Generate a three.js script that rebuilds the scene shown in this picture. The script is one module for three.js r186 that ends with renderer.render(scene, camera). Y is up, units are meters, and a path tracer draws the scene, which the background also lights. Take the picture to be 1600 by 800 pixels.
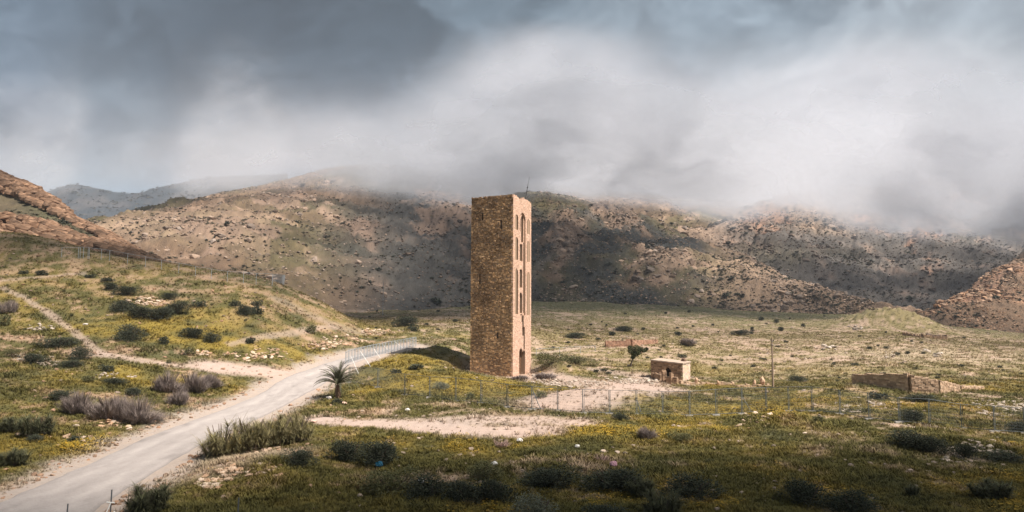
import * as THREE from 'three';
import { mergeGeometries } from 'three/addons/utils/BufferGeometryUtils.js';

// ------------------------------------------------------------------ camera, sky, sun, exposure
const scene = new THREE.Scene();
const F = 1030, PITCH = Math.atan(90 / F), EYE = 8.5;                       // focal length in pixels of a 1600 x 800 frame
const camera = new THREE.PerspectiveCamera(2 * Math.atan(400 / F) * 180 / Math.PI, 2, 0.5, 6000);
camera.position.set(0, EYE, 0);
camera.rotation.x = PITCH;
scene.add(camera);
const renderer = new THREE.WebGLRenderer({ antialias: true });
renderer.toneMapping = THREE.LinearToneMapping;
renderer.toneMappingExposure = 1.9;
renderer.shadowMap.enabled = true;

const SUN_AZ = 32 * Math.PI / 180, SUN_EL = 55 * Math.PI / 180;
const L = new THREE.Vector3(Math.cos(SUN_AZ) * Math.cos(SUN_EL), Math.sin(SUN_EL), Math.sin(SUN_AZ) * Math.cos(SUN_EL));
const sun = new THREE.DirectionalLight(new THREE.Color(1, 0.9, 0.81), 5);
sun.position.set(0, 0, -90).addScaledVector(L, 900);
sun.target.position.set(0, 0, -90);
sun.castShadow = true;
sun.shadow.mapSize.set(4096, 4096);
Object.assign(sun.shadow.camera, { left: -500, right: 500, top: 500, bottom: -500, near: 10, far: 2500 });
scene.add(sun, sun.target);

// ------------------------------------------------------------------ numbers
function rngOf(seed) { let a = seed >>> 0; return () => { a = (a + 0x6d2b79f5) | 0; let t = Math.imul(a ^ (a >>> 15), 1 | a); t = (t + Math.imul(t ^ (t >>> 7), 61 | t)) ^ t; return ((t ^ (t >>> 14)) >>> 0) / 4294967296; }; }
const clamp = (x, a = 0, b = 1) => Math.min(b, Math.max(a, x)), lerp = (a, b, t) => a + (b - a) * t;
const sstep = (a, b, x) => { const t = clamp((x - a) / (b - a)); return t * t * (3 - 2 * t); };
const PERM = new Uint8Array(512); { const r = rngOf(7), p = [...Array(256).keys()]; for (let i = 255; i > 0; i--) { const j = Math.floor(r() * (i + 1)); [p[i], p[j]] = [p[j], p[i]]; } for (let i = 0; i < 512; i++) PERM[i] = p[i & 255]; }
const fade = (t) => t * t * t * (t * (t * 6 - 15) + 10);
const gr = (h, x, y, z) => { const u = (h & 15) < 8 ? x : y, v = (h & 15) < 4 ? y : ((h & 15) === 12 || (h & 15) === 14 ? x : z); return ((h & 1) ? -u : u) + ((h & 2) ? -v : v); };
function noise(x, y = 0, z = 0) {
  const X0 = Math.floor(x), Y0 = Math.floor(y), Z0 = Math.floor(z), X = X0 & 255, Y = Y0 & 255, Z = Z0 & 255; x -= X0; y -= Y0; z -= Z0;
  const u = fade(x), v = fade(y), w = fade(z), A = PERM[X] + Y, AA = PERM[A] + Z, AB = PERM[A + 1] + Z, B = PERM[X + 1] + Y, BA = PERM[B] + Z, BB = PERM[B + 1] + Z;
  return lerp(lerp(lerp(gr(PERM[AA], x, y, z), gr(PERM[BA], x - 1, y, z), u), lerp(gr(PERM[AB], x, y - 1, z), gr(PERM[BB], x - 1, y - 1, z), u), v),
    lerp(lerp(gr(PERM[AA + 1], x, y, z - 1), gr(PERM[BA + 1], x - 1, y, z - 1), u), lerp(gr(PERM[AB + 1], x, y - 1, z - 1), gr(PERM[BB + 1], x - 1, y - 1, z - 1), u), v), w);
}
function fbm(x, y, z, o = 4, g = 0.5) { let s = 0, a = 1, n = 0; for (let i = 0; i < o; i++) { s += a * noise(x, y, z); n += a; a *= g; x = x * 2.03 + 11.3; y = y * 2.03 + 5.1; z = z * 2.03 + 7.7; } return s / n; }
function ridged(x, y, z, o = 4) { let s = 0, a = 1, n = 0; for (let i = 0; i < o; i++) { s += a * (1 - 2 * Math.abs(noise(x, y, z))); n += a; a *= 0.5; x = x * 2.1 + 3.1; y = y * 2.1 + 9.2; z = z * 2.1 + 1.7; } return s / n; }
function spline(xs, ys, x) {                                               // monotone-ish cubic through (xs, ys)
  const n = xs.length; if (x <= xs[0]) return ys[0]; if (x >= xs[n - 1]) return ys[n - 1];
  let i = 0; while (x > xs[i + 1]) i++;
  const h = xs[i + 1] - xs[i], t = (x - xs[i]) / h, d = (ys[i + 1] - ys[i]) / h;
  const m0 = i > 0 ? (ys[i + 1] - ys[i - 1]) / (xs[i + 1] - xs[i - 1]) : d, m1 = i < n - 2 ? (ys[i + 2] - ys[i]) / (xs[i + 2] - xs[i]) : d;
  const t2 = t * t, t3 = t2 * t;
  return (2 * t3 - 3 * t2 + 1) * ys[i] + (t3 - 2 * t2 + t) * h * m0 + (-2 * t3 + 3 * t2) * ys[i + 1] + (t3 - t2) * h * m1;
}
const perPx = (p) => -p.z / F;                                                // metres per picture pixel there
const CP = Math.cos(PITCH), SP = Math.sin(PITCH);
function at(px, py, D) { const sx = (px - 800) / F, sy = (400 - py) / F, k = CP - sy * SP; return new THREE.Vector3(sx / k * D, EYE + (sy * CP + SP) / k * D, -D); }
const lin = (r, g, b) => [r, g, b].map((v) => { v /= 255; return v <= 0.04045 ? v / 12.92 : Math.pow((v + 0.055) / 1.055, 2.4); });
const mix3 = (a, b, t) => [lerp(a[0], b[0], t), lerp(a[1], b[1], t), lerp(a[2], b[2], t)];

// ------------------------------------------------------------------ sky: overcast, dark to the upper left, bright to the lower right
{
  const PX = [0, 200, 400, 600, 800, 1000, 1200, 1400, 1600], PY = [0, 100, 200, 270, 330];
  const G = [
    [[105, 122, 138], [92, 106, 119], [78, 91, 103], [86, 100, 112], [106, 122, 135], [140, 154, 166], [143, 158, 171], [163, 174, 184], [168, 179, 189]],
    [[118, 134, 150], [98, 112, 125], [74, 87, 99], [88, 101, 113], [116, 131, 144], [134, 148, 160], [152, 166, 178], [172, 181, 189], [180, 188, 195]],
    [[150, 157, 168], [122, 135, 147], [98, 112, 125], [112, 126, 139], [142, 153, 165], [176, 182, 191], [196, 200, 206], [202, 206, 211], [194, 200, 207]],
    [[160, 165, 174], [164, 175, 186], [158, 164, 174], [152, 159, 169], [168, 174, 184], [200, 203, 208], [212, 213, 216], [216, 217, 219], [214, 215, 218]],
    [[166, 171, 180], [172, 186, 197], [168, 173, 182], [166, 172, 181], [176, 181, 190], [206, 208, 212], [216, 217, 219], [219, 220, 222], [218, 219, 221]],
  ].map((r) => r.map((c) => lin(...c)));
  const W = 2048, H = 1024, data = new Float32Array(W * H * 4), AVG = lin(146, 157, 168), TOP = lin(132, 145, 158);
  const look = (px, py) => {
    let i = 0, j = 0; px = clamp(px, 0, 1599.9); py = clamp(py, 0, 329.9);
    while (i < 7 && px > PX[i + 1]) i++; while (j < 3 && py > PY[j + 1]) j++;
    const u = sstep(0, 1, (px - PX[i]) / (PX[i + 1] - PX[i])), v = sstep(0, 1, (py - PY[j]) / (PY[j + 1] - PY[j]));
    return mix3(mix3(G[j][i], G[j][i + 1], u), mix3(G[j + 1][i], G[j + 1][i + 1], u), v);
  };
  for (let row = 0; row < H; row++) {
    const el = ((row + 0.5) / H - 0.5) * Math.PI, y = Math.sin(el), c = Math.cos(el);
    for (let col = 0; col < W; col++) {
      const ro = ((col + 0.5) / W - 0.5) * 2 * Math.PI, x = c * Math.cos(ro), z = c * Math.sin(ro), az = Math.atan2(x, -z), o = (row * W + col) * 4;
      let rgb;
      if (el < -0.03) rgb = AVG;
      else {
        const a = clamp(az, -0.85, 0.85);
        let px = 800 + F * Math.tan(a), py = 490 - F * Math.tan(clamp(el, 0, 0.9)) / Math.cos(a);
        const w = fbm(x * 3, y * 5, z * 3, 3), w2 = fbm(x * 3 + 9, y * 5, z * 3, 3);
        const q = fbm(x * 6 + w * 1.2, y * 9 + w2 * 1.2, z * 6, 6, 0.55);
        const q2 = fbm(x * 13 + q * 2.2 + 4, y * 17 + q * 2.2, z * 13 + w * 2, 6, 0.6);
        px += w * 190 + q * 130 + q2 * 50; py += w2 * 110 + q * 110 + q2 * 60;
        rgb = look(px, py);
        const k = 1 + 0.42 * q + 0.12 * w + 0.5 * q2 * sstep(340, 150, py);
        rgb = [rgb[0] * k, rgb[1] * k, rgb[2] * k];
        const up = sstep(0.5, 1.1, el); rgb = mix3(rgb, TOP.map((v) => v * k), up);
        rgb = mix3(rgb, AVG.map((v) => v * (1 + 0.25 * q)), 0.8 * sstep(0.85, 1.9, Math.abs(az)));
      }
      data[o] = rgb[0]; data[o + 1] = rgb[1]; data[o + 2] = rgb[2]; data[o + 3] = 1;
    }
  }
  const t = new THREE.DataTexture(data, W, H, THREE.RGBAFormat, THREE.FloatType);
  t.mapping = THREE.EquirectangularReflectionMapping; t.magFilter = THREE.LinearFilter; t.minFilter = THREE.LinearFilter; t.wrapS = THREE.RepeatWrapping; t.needsUpdate = true;
  scene.background = t; scene.environment = t;
  scene.backgroundIntensity = scene.environmentIntensity = 0.56;
}
scene.fog = new THREE.FogExp2(new THREE.Color(0.78, 0.86, 1), 0.0002);

// ------------------------------------------------------------------ naming helpers
const used = {};
function numbered(n) { const k = used[n] = (used[n] ?? -1) + 1; return k ? n + '_' + String(k).padStart(3, '0') : n; }
function shade(o) { o.castShadow = o.receiveShadow = true; return o; }
function tag(o, label, category, group) { o.userData = { label, category }; if (group) o.userData.group = group; return o; }
function thing(name, label, category, p, turn = 0, group) { const o = new THREE.Group(); o.name = numbered(name); o.position.copy(p); o.rotation.y = turn; tag(o, label, category, group); scene.add(o); return o; }
function part(name, geo, mat, parent, label) { const m = shade(new THREE.Mesh(geo, mat)); m.name = name; if (label) m.userData.label = label; parent.add(m); return m; }
function setting(name, geo, mat, kind = 'structure') { const m = shade(new THREE.Mesh(geo, mat)); m.name = name; m.userData.kind = kind; scene.add(m); return m; }
function scatter(name, geo, mat, items, parent = scene) {                   // uncountable stuff: items = [matrix, colour]
  const m = shade(new THREE.InstancedMesh(geo, mat, items.length)); m.name = name; m.userData.kind = 'stuff';
  const c = new THREE.Color(); items.forEach(([M, k], i) => { m.setMatrixAt(i, M); m.setColorAt(i, c.setRGB(k[0], k[1], k[2])); });
  parent.add(m); return m;
}
const V = (x, y, z) => new THREE.Vector3(x, y, z);
const std = (rgb, o = {}) => new THREE.MeshStandardMaterial({ color: new THREE.Color().setRGB(...rgb), roughness: 0.95, ...o });
const vcol = (o = {}) => new THREE.MeshStandardMaterial({ vertexColors: true, roughness: 0.97, side: THREE.DoubleSide, ...o });
class MB {                                                                   // triangle soup with colours
  constructor() { this.p = []; this.c = []; }
  tri(a, b, c, k) { this.p.push(a.x, a.y, a.z, b.x, b.y, b.z, c.x, c.y, c.z); for (let i = 0; i < 3; i++) this.c.push(k[0], k[1], k[2]); }
  quad(a, b, c, d, k) { this.tri(a, b, c, k); this.tri(a, c, d, k); }
  bar(a, b, r0, r1, k, n = 4) {
    const d = b.clone().sub(a).normalize(), s = Math.abs(d.y) > 0.9 ? V(1, 0, 0) : V(0, 1, 0), e = s.cross(d).normalize(), f = d.clone().cross(e);
    const ring = (o, r) => [...Array(n).keys()].map((i) => { const t = (i + 0.5) / n * 2 * Math.PI; return o.clone().addScaledVector(e, Math.cos(t) * r).addScaledVector(f, Math.sin(t) * r); });
    const A = ring(a, r0), B = ring(b, r1);
    for (let i = 0; i < n; i++) { const j = (i + 1) % n; this.quad(A[i], A[j], B[j], B[i], k); if (i > 0 && i < n - 1) { this.tri(A[0], A[i + 1], A[i], k); this.tri(B[0], B[i], B[i + 1], k); } }
  }
  geo() { const g = new THREE.BufferGeometry(); g.setAttribute('position', new THREE.Float32BufferAttribute(this.p, 3)); g.setAttribute('color', new THREE.Float32BufferAttribute(this.c, 3)); g.computeVertexNormals(); return g; }
}
function grainTexture(seed, lo, hi, size = 512, f = 8) {                      // tiling grey grain
  const d = new Uint8Array(size * size * 4), r = rngOf(seed);
  const N = 64, base = [0, 1, 2].map(() => Float32Array.from({ length: N * N }, () => r()));
  const val = (g, u, v) => { const x = Math.floor(u), y = Math.floor(v), a = u - x, b = v - y, s = a * a * (3 - 2 * a), t = b * b * (3 - 2 * b), q = (i, j) => base[g][((j % N) + N) % N * N + ((i % N) + N) % N]; return lerp(lerp(q(x, y), q(x + 1, y), s), lerp(q(x, y + 1), q(x + 1, y + 1), s), t); };
  for (let y = 0; y < size; y++) for (let x = 0; x < size; x++) {
    const u = x / size, v = y / size; let n = 0.4 * val(0, u * N, v * N) + 0.3 * val(1, u * 16 * 4 / f * 2 % N, v * N) + 0.3 * r();
    const k = clamp(lerp(lo, hi, n)) * 255, o = (y * size + x) * 4; d[o] = d[o + 1] = d[o + 2] = k; d[o + 3] = 255;
  }
  const t = new THREE.DataTexture(d, size, size); t.wrapS = t.wrapT = THREE.RepeatWrapping; t.magFilter = t.minFilter = THREE.LinearFilter; t.needsUpdate = true; return t;
}
const GRAIN = grainTexture(3, 0.62, 1.3), GRIT = grainTexture(5, 0.1, 0.9);

// ------------------------------------------------------------------ the lie of the land
const DEP = [0, 8, 14, 20, 30, 45, 60, 75, 90, 110, 130, 160, 200, 260, 320, 420, 700, 1500];
const COL = [-400, 0, 200, 400, 500, 570, 650, 740, 800, 900, 1000, 1200, 1400, 1600, 2000];
const N4 = [6.8, 5, 2, 0.3];
const LAND = [
  [6.8, 5.5, 3, 1, 0.5, 2, 5, 9, 13, 18, 21, 23, 25, 25, 25, 25, 25, 25],
  [...N4, 0, 0.6, 2.5, 5.2, 9.2, 16.5, 24.2, 27, 27, 26, 25, 24, 22, 22],
  [...N4, 0, 0.1, 1.2, 3.8, 7.7, 13.8, 19.4, 18.5, 17, 17, 18, 19, 20, 20],
  [...N4, 0, 0, 0, 1.1, 4.4, 11, 15.8, 14.5, 12, 12, 14, 17, 20, 20],
  [...N4, 0, 0, 0, 0.2, 1.3, 6.6, 11, 9.6, 9, 10, 14, 16, 20, 20],
  [...N4, 0, 0, 0, 0.3, 1.2, 3.6, 6, 6.5, 7.5, 10, 14, 16, 20, 20],
  [...N4, 0, 0, 0, 0.7, 1.8, 3.4, 5, 6.5, 8, 10.5, 15, 17, 20, 20],
  [...N4, 0, 0, 0, 0.3, 0.9, 2.6, 4, 6, 8, 11, 16, 18, 20, 20],
  [...N4, 0, 0, 0, 0.1, 0.1, 1.5, 3, 5, 7.5, 11, 16, 18, 20, 20],
  [...N4, 0, 0, 0, 0.1, 0, 0.4, 1.2, 2.8, 5.5, 10.5, 15.5, 18, 20, 20],
  [...N4, 0, 0, 0, 0, 0, 0, 0.9, 2.3, 5, 9.8, 15, 17, 20, 20],
  [...N4, 0, 0, 0, -0.4, -1, -0.8, -0.3, 1.5, 3.6, 7.2, 10.5, 13, 18, 20],
  [...N4, 0, 0.1, 0, -0.4, -0.4, 0, 0.3, 1.6, 3.3, 6, 8, 11, 18, 20],
  [...N4, 0, -0.2, -0.5, -0.7, -0.8, -0.6, 0, 0.3, 0.7, 2.2, 3.5, 7, 15, 20],
  [...N4, 0, -0.3, -0.5, -0.5, -0.4, 0, 1, 2, 3, 5, 8, 12, 16, 20],
];
const polar = (x, z) => { const r = Math.hypot(x, z), az = Math.atan2(x, -z), a = clamp(az, -0.95, 0.95); return [800 + F * Math.tan(a), r * Math.cos(a), az]; };
const colVals = new Float64Array(4);
function landTable(px, D) {
  px = clamp(px, COL[0], COL[COL.length - 1]);
  let i = 0; while (i < COL.length - 2 && px > COL[i + 1]) i++;
  const xs = [], ys = [];
  for (let k = Math.max(0, i - 1); k <= Math.min(COL.length - 1, i + 2); k++) { xs.push(COL[k]); ys.push(spline(DEP, LAND[k], D)); }
  return spline(xs, ys, px);
}
const MOUNDS = [];                                                            // [x, z, rx, rz, h]
function base(x, z) { const [px, D] = polar(x, z); return landTable(px, D); }
function march(px, py, f) {                                                   // where the ray of a picture point meets the land
  let prev = 12;
  for (let D = 12; D < 700; D *= 1.006) { const p = at(px, py, D); if (p.y < f(p.x, p.z)) { let a = prev, b = D; for (let i = 0; i < 18; i++) { const m = (a + b) / 2, q = at(px, py, m); if (q.y < f(q.x, q.z)) b = m; else a = m; } const q = at(px, py, b); q.y = f(q.x, q.z); return q; } prev = D; }
  return at(px, py, 400);
}
const W0 = (px, py) => march(px, py, base);
// the road, from its two edges
const roadL = [[-60, 815], [0, 783], [60, 757], [120, 731], [215, 688], [300, 656], [400, 617], [432, 597], [462, 582], [505, 568], [535, 560], [572, 551], [622, 541]].map((p) => W0(...p));
const roadR = [[100, 830], [146, 800], [190, 770], [236, 742], [300, 703], [352, 675], [438, 638], [470, 620], [500, 604], [527, 583], [550, 569], [588, 556], [640, 544]].map((p) => W0(...p));
const roadMid = roadL.map((p, i) => p.clone().add(roadR[i]).multiplyScalar(0.5));
const line = (pts) => ({ pts, x0: Math.min(...pts.map((p) => p.x)), x1: Math.max(...pts.map((p) => p.x)), z0: Math.min(...pts.map((p) => p.z)), z1: Math.max(...pts.map((p) => p.z)) });
function dist(l, x, z, reach) {
  if (x < l.x0 - reach || x > l.x1 + reach || z < l.z0 - reach || z > l.z1 + reach) return 1e9;
  let best = 1e9;
  for (let i = 0; i < l.pts.length - 1; i++) { const a = l.pts[i], b = l.pts[i + 1], dx = b.x - a.x, dz = b.z - a.z, t = clamp(((x - a.x) * dx + (z - a.z) * dz) / (dx * dx + dz * dz)); best = Math.min(best, Math.hypot(x - a.x - t * dx, z - a.z - t * dz)); }
  return best;
}
const ROAD = line(roadMid);
const tracks = [                                                              // bare paths: line, half width, strength
  [[[335, 573], [385, 578], [425, 583], [480, 588]], 2.5, 1], [[[150, 553], [210, 562], [280, 571], [345, 574]], 1.0, 0.7], [[[0, 450], [40, 465], [75, 490], [110, 514], [150, 545], [170, 555]], 0.5, 0.6],
  [[[500, 657], [560, 663], [640, 668], [720, 674], [790, 676]], 1.7, 1], [[[600, 664], [700, 663], [780, 659], [850, 659], [895, 662]], 2.2, 0.9], [[[640, 668], [720, 676], [790, 680], [840, 674]], 2.2, 0.95],
  [[[360, 538], [400, 530], [460, 520], [520, 512]], 0.8, 0.5], [[[0, 440], [60, 432], [130, 426]], 0.6, 0.5],
  [[[835, 590], [900, 599], [960, 604], [1030, 597]], 4, 0.85], [[[880, 632], [940, 622], [1005, 610]], 4.4, 0.95], [[[930, 580], [985, 586], [1030, 592]], 2, 0.65],
  [[[840, 552], [905, 545], [930, 541]], 0.8, 0.6], [[[1395, 668], [1440, 671], [1500, 678]], 0.25, 0.8], [[[1440, 704], [1480, 712], [1520, 720]], 0.8, 0.6],
  [[[340, 745], [390, 722], [440, 715]], 2.2, 0.55], [[[440, 470], [520, 508], [600, 520]], 2, 0.4],
].map(([p, w, s]) => ({ ...line(p.map((q) => W0(...q))), w, s }));
const addMound = (px, py, rx, rz, h) => { const p = W0(px, py); MOUNDS.push([p.x, p.z, rx, rz, h]); };
addMound(690, 545, 6, 7, 0.8); addMound(940, 624, 6.5, 5, 1.1); addMound(870, 580, 4, 5, 1.4); addMound(410, 745, 4, 4, 0.75); addMound(1375, 512, 13, 14, 4.2); addMound(1420, 514, 12, 12, 2.4);
addMound(1330, 612, 7, 5, 0.8); addMound(1510, 700, 3.5, 2.5, 0.4); addMound(1190, 655, 4, 2, 0.5); addMound(590, 575, 5, 5, 0.7); addMound(700, 600, 6, 3, 0.5); addMound(235, 480, 4, 4, 0.7);
const towerAt = V(-1.55, 0, -94.3);
const HUT_AT = W0(1050, 594);
const FLAT = [[towerAt.x, towerAt.z, 5, 0], [HUT_AT.x, HUT_AT.z, 4, null]];
function H(x, z) {
  const [px, D] = polar(x, z); let y = landTable(px, D);
  const rd = dist(ROAD, x, z, 6), k = rd > 6 ? 1 : sstep(2.6, 6, rd);
  let n = fbm(x * 0.06, 3.3, z * 0.06, 3) * 0.55 * sstep(20, 60, D) + fbm(x * 0.35, 9.1, z * 0.35, 3) * 0.16 + fbm(x * 1.7, 1.1, z * 1.7, 2) * 0.05;
  if (D > 130) n += ridged(x * 0.03, 4.4, z * 0.03, 4) * 0.9 * sstep(130, 220, D);
  for (const m of MOUNDS) { const a = (x - m[0]) / m[2], b = (z - m[1]) / m[3], q = a * a + b * b; if (q < 6) n += m[4] * Math.exp(-q * 1.2) * (1 + 0.25 * noise(x * 0.8, 2, z * 0.8)); }
  for (const f of FLAT) { const q = Math.hypot(x - f[0], z - f[1]); if (q < f[2] * 1.6) { const s = sstep(f[2] * 1.6, f[2], q); n *= 1 - s; if (f[3] !== null) y = lerp(y, f[3], s); } }
  return y + n * k - (1 - k) * 0.05;
}
const W = (px, py) => march(px, py, H);

// what the ground is made of: colour, share of grass, share of yellow flowers
const GREEN = [0.098, 0.088, 0.022], OLIVE = [0.2, 0.15, 0.032], SAGE = [0.185, 0.158, 0.076], YELLOW = [0.29, 0.208, 0.018], DARKG = [0.06, 0.064, 0.027], SOIL = [0.38, 0.275, 0.195], PINK = [0.46, 0.33, 0.262], GRAVEL = [0.4, 0.35, 0.315], RUST = [0.36, 0.21, 0.125];
function soilAt(x, z) {
  const [px, D] = polar(x, z);
  const a = fbm(x * 0.045, 2, z * 0.06, 4), b = fbm(x * 0.3, 5, z * 0.3, 4), c = fbm(x * 1.4, 8, z * 1.4, 3), e = fbm(x * 0.12, 12, z * 0.12, 3);
  let g = 1, yel = sstep(0.02, 0.32, a + 0.35 * e + 0.3 * b) * sstep(170, 70, D) * 0.7;
  let col = mix3(mix3(GREEN, OLIVE, sstep(-0.25, 0.3, b + a)), DARKG, 0.6 * sstep(0.08, 0.4, -e + 0.3 * c));
  col = mix3(col, YELLOW, yel * (0.35 + 0.5 * sstep(-0.2, 0.3, c + b)));
  const far = sstep(px > 800 ? 75 : 95, px > 800 ? 130 : 190, D); const tan = sstep(-0.3, 0.35, a + 0.6 * b + 0.3 * fbm(x * 0.018, 4, z * 0.03, 2)) * lerp(0.25, 0.9, sstep(1080, 1300, px) * sstep(180, 140, D)); col = mix3(col, mix3(mix3(mix3(OLIVE, SAGE, 0.5), [0.4, 0.32, 0.225], tan), [0.13, 0.135, 0.06], sstep(170, 270, D) * 0.7), far * 0.85);
  // bare earth shows through, more on the slopes behind
  let bare = sstep(0.1, 0.42, b * 0.8 + c * 0.4 - a * 0.6 + 0.2 * far * sstep(280, 200, D)) * 0.75;
  if (px < 560 && D > 88) bare = Math.max(bare, sstep(-0.15, 0.25, b + c * 0.5) * 0.6 * sstep(88, 112, D));
  if (px > 1250 && D < 75 && D > 45) bare = Math.max(bare, 0.5 * sstep(0, 0.3, b + 0.5 * c));
  let dirt = mix3(SOIL, PINK, sstep(-0.2, 0.3, e)); if (px < 600) dirt = mix3(dirt, RUST, 0.4);
  col = mix3(col, dirt, bare); g *= 1 - bare * 0.9; yel *= 1 - bare;
  let trod = 0;
  const rd = dist(ROAD, x, z, 9);
  if (rd < 9) { const s = sstep(5.2, 3.0, rd + b * 1.6 + c * 0.8); col = mix3(col, mix3(GRAVEL, SOIL, 0.3 + 0.5 * c), s); g *= 1 - s; }
  for (const t of tracks) { const q = dist(t, x, z, t.w * 2.4); if (q < t.w * 2.4) { const s = t.s * sstep(t.w * 1.45, t.w * 0.6, q + (b * 0.9 + c * 0.5) * t.w * 0.8); col = mix3(col, mix3(PINK, GRAVEL, 0.35 + 0.4 * e), s); g *= 1 - 0.95 * s; yel *= 1 - s; if (t.w > 1.5) trod = Math.max(trod, s); } }
  const fa = Math.hypot(x - towerAt.x, z - towerAt.z); if (fa < 11) { const s = sstep(9, 4, fa + b * 3) * 0.75; col = mix3(col, PINK, s); g *= 1 - s; }
  const v = 1 + 0.22 * c + 0.1 * b;
  return { col: [col[0] * v, col[1] * v, col[2] * v], g: clamp(g), yel, trod };
}

// ------------------------------------------------------------------ ground sheet
{
  const AZ = []; for (let a = -180; a < -51; a += 6) AZ.push(a); for (let i = 0; i <= 940; i++) AZ.push(-49 + 98 * i / 940); for (let a = 54; a <= 180; a += 6) AZ.push(a);
  const R = [0.4]; for (let r = 2; r < 22; r *= 1.16) R.push(r); for (let r = 23; r < 480; r *= 1.0085) R.push(r); for (let r = 500; r < 1900; r *= 1.1) R.push(r);
  const n = AZ.length, pos = new Float32Array(n * R.length * 3), col = new Float32Array(n * R.length * 3), uv = new Float32Array(n * R.length * 2), idx = [];
  R.forEach((r, j) => AZ.forEach((deg, i) => {
    const a = deg * Math.PI / 180, x = r * Math.sin(a), z = -r * Math.cos(a), k = j * n + i, c = soilAt(x, z).col;
    pos.set([x, H(x, z), z], k * 3); col.set(c, k * 3); uv.set([x / 3, z / 3], k * 2);
    if (i && j) { const p = k - n - 1; idx.push(p, k - n, k, p, k, k - 1); }
  }));
  const g = new THREE.BufferGeometry(); g.setAttribute('position', new THREE.BufferAttribute(pos, 3)); g.setAttribute('color', new THREE.BufferAttribute(col, 3)); g.setAttribute('uv', new THREE.BufferAttribute(uv, 2)); g.setIndex(idx); g.computeVertexNormals();
  setting('ground', g, vcol({ map: GRAIN, bumpMap: GRIT, bumpScale: 0.05 }));
}
// road ribbon
{
  const pos = [], col = [], uv = [], idx = [], NA = 16, NS = 260, cl = new THREE.CatmullRomCurve3(roadL), cr = new THREE.CatmullRomCurve3(roadR);
  for (let s = 0; s <= NS; s++) { const a = cl.getPoint(s / NS), b = cr.getPoint(s / NS), e0 = fbm(s * 0.11, 3, 1, 3) * 0.05, e1 = fbm(s * 0.11, 8, 5, 3) * 0.05;
    for (let i = 0; i <= NA; i++) {
      const t = lerp(e0, 1 + e1, i / NA), p = a.clone().lerp(b, t), edge = i === 0 || i === NA, u = i / NA, y = base(p.x, p.z);
      p.y = y + (edge ? -0.1 : 0.035 + 0.05 * (1 - (2 * u - 1) ** 2));
      const tr = Math.exp(-(((u - 0.3) / 0.1) ** 2)) + Math.exp(-(((u - 0.7) / 0.1) ** 2)), q = 0.34 + 0.05 * fbm(p.x * 0.5, 1, p.z * 0.14, 4) + 0.09 * tr * (0.6 + fbm(p.x, 2, p.z * 0.2, 2)) + 0.06 * noise(p.x * 3, 4, p.z * 0.6) - 0.09 * sstep(0.12, 0.4, fbm(p.x * 0.8, 6, p.z * 0.3, 3)), k = edge ? 0.18 : q;
      pos.push(p.x, p.y, p.z); col.push(k, k * 0.905, k * 0.85); uv.push(p.x / 2, p.z / 2);
      if (s && i) { const m = s * (NA + 1) + i, w = NA + 1; idx.push(m - w - 1, m - w, m, m - w - 1, m, m - 1); }
    } }
  const g = new THREE.BufferGeometry(); g.setAttribute('position', new THREE.Float32BufferAttribute(pos, 3)); g.setAttribute('color', new THREE.Float32BufferAttribute(col, 3)); g.setAttribute('uv', new THREE.Float32BufferAttribute(uv, 2)); g.setIndex(idx); g.computeVertexNormals();
  setting('road', g, vcol({ map: GRAIN, bumpMap: GRIT, bumpScale: 0.012 }));
}

// ------------------------------------------------------------------ mountains: foot and crest lines, [px, foot py, foot distance, crest py, crest distance]
const RANGES = {
  main: [[-150, 450, 230, 440, 400], [100, 432, 215, 392, 420], [190, 427, 212, 354, 450], [250, 430, 212, 331, 470], [300, 442, 212, 316, 480], [380, 458, 212, 300, 500], [450, 475, 212, 285, 520], [520, 500, 214, 266, 540], [600, 508, 222, 262, 560], [700, 502, 235, 274, 570], [780, 478, 270, 286, 580], [860, 458, 300, 293, 580], [950, 462, 325, 302, 580], [1050, 470, 330, 312, 580], [1150, 470, 335, 318, 580], [1300, 480, 340, 330, 570]],
  spur: [[760, 478, 285, 320, 400], [830, 472, 290, 305, 420], [920, 474, 290, 318, 425], [1000, 478, 288, 343, 420], [1060, 482, 286, 368, 410], [1100, 485, 284, 388, 400], [1180, 488, 284, 418, 380], [1240, 492, 284, 450, 350], [1290, 496, 284, 480, 320], [1340, 503, 284, 501, 298], [1390, 509, 284, 514, 292], [1440, 514, 284, 524, 290]],
  right: [[1060, 480, 340, 372, 430], [1120, 486, 335, 355, 470], [1200, 492, 330, 318, 520], [1300, 498, 325, 296, 560], [1400, 506, 320, 290, 580], [1500, 512, 315, 280, 600], [1600, 514, 310, 270, 600], [1800, 520, 310, 250, 600], [2000, 520, 310, 280, 560]],
  near: [[1425, 516, 235, 512, 262], [1455, 516, 235, 503, 265], [1480, 518, 234, 485, 272], [1520, 520, 232, 455, 285], [1560, 522, 230, 425, 295], [1600, 524, 228, 398, 305], [1700, 526, 226, 345, 320], [1900, 530, 225, 300, 330]],
  cliff: [[-400, 470, 140, 240, 230], [-100, 452, 135, 218, 215], [0, 420, 138, 270, 205], [50, 410, 138, 291, 198], [100, 405, 138, 321, 190], [125, 403, 138, 346, 184], [180, 404, 138, 372, 172], [215, 408, 138, 392, 160], [240, 412, 138, 406, 152], [275, 425, 138, 423, 148]],
  far: [[-60, 385, 1250, 330, 1600], [60, 385, 1250, 305, 1600], [110, 385, 1250, 290, 1600], [150, 385, 1250, 295, 1600], [180, 385, 1250, 302, 1600], [214, 385, 1250, 303, 1580], [260, 385, 1250, 291, 1620], [330, 385, 1250, 278, 1650], [450, 385, 1250, 272, 1650]],
};
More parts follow.
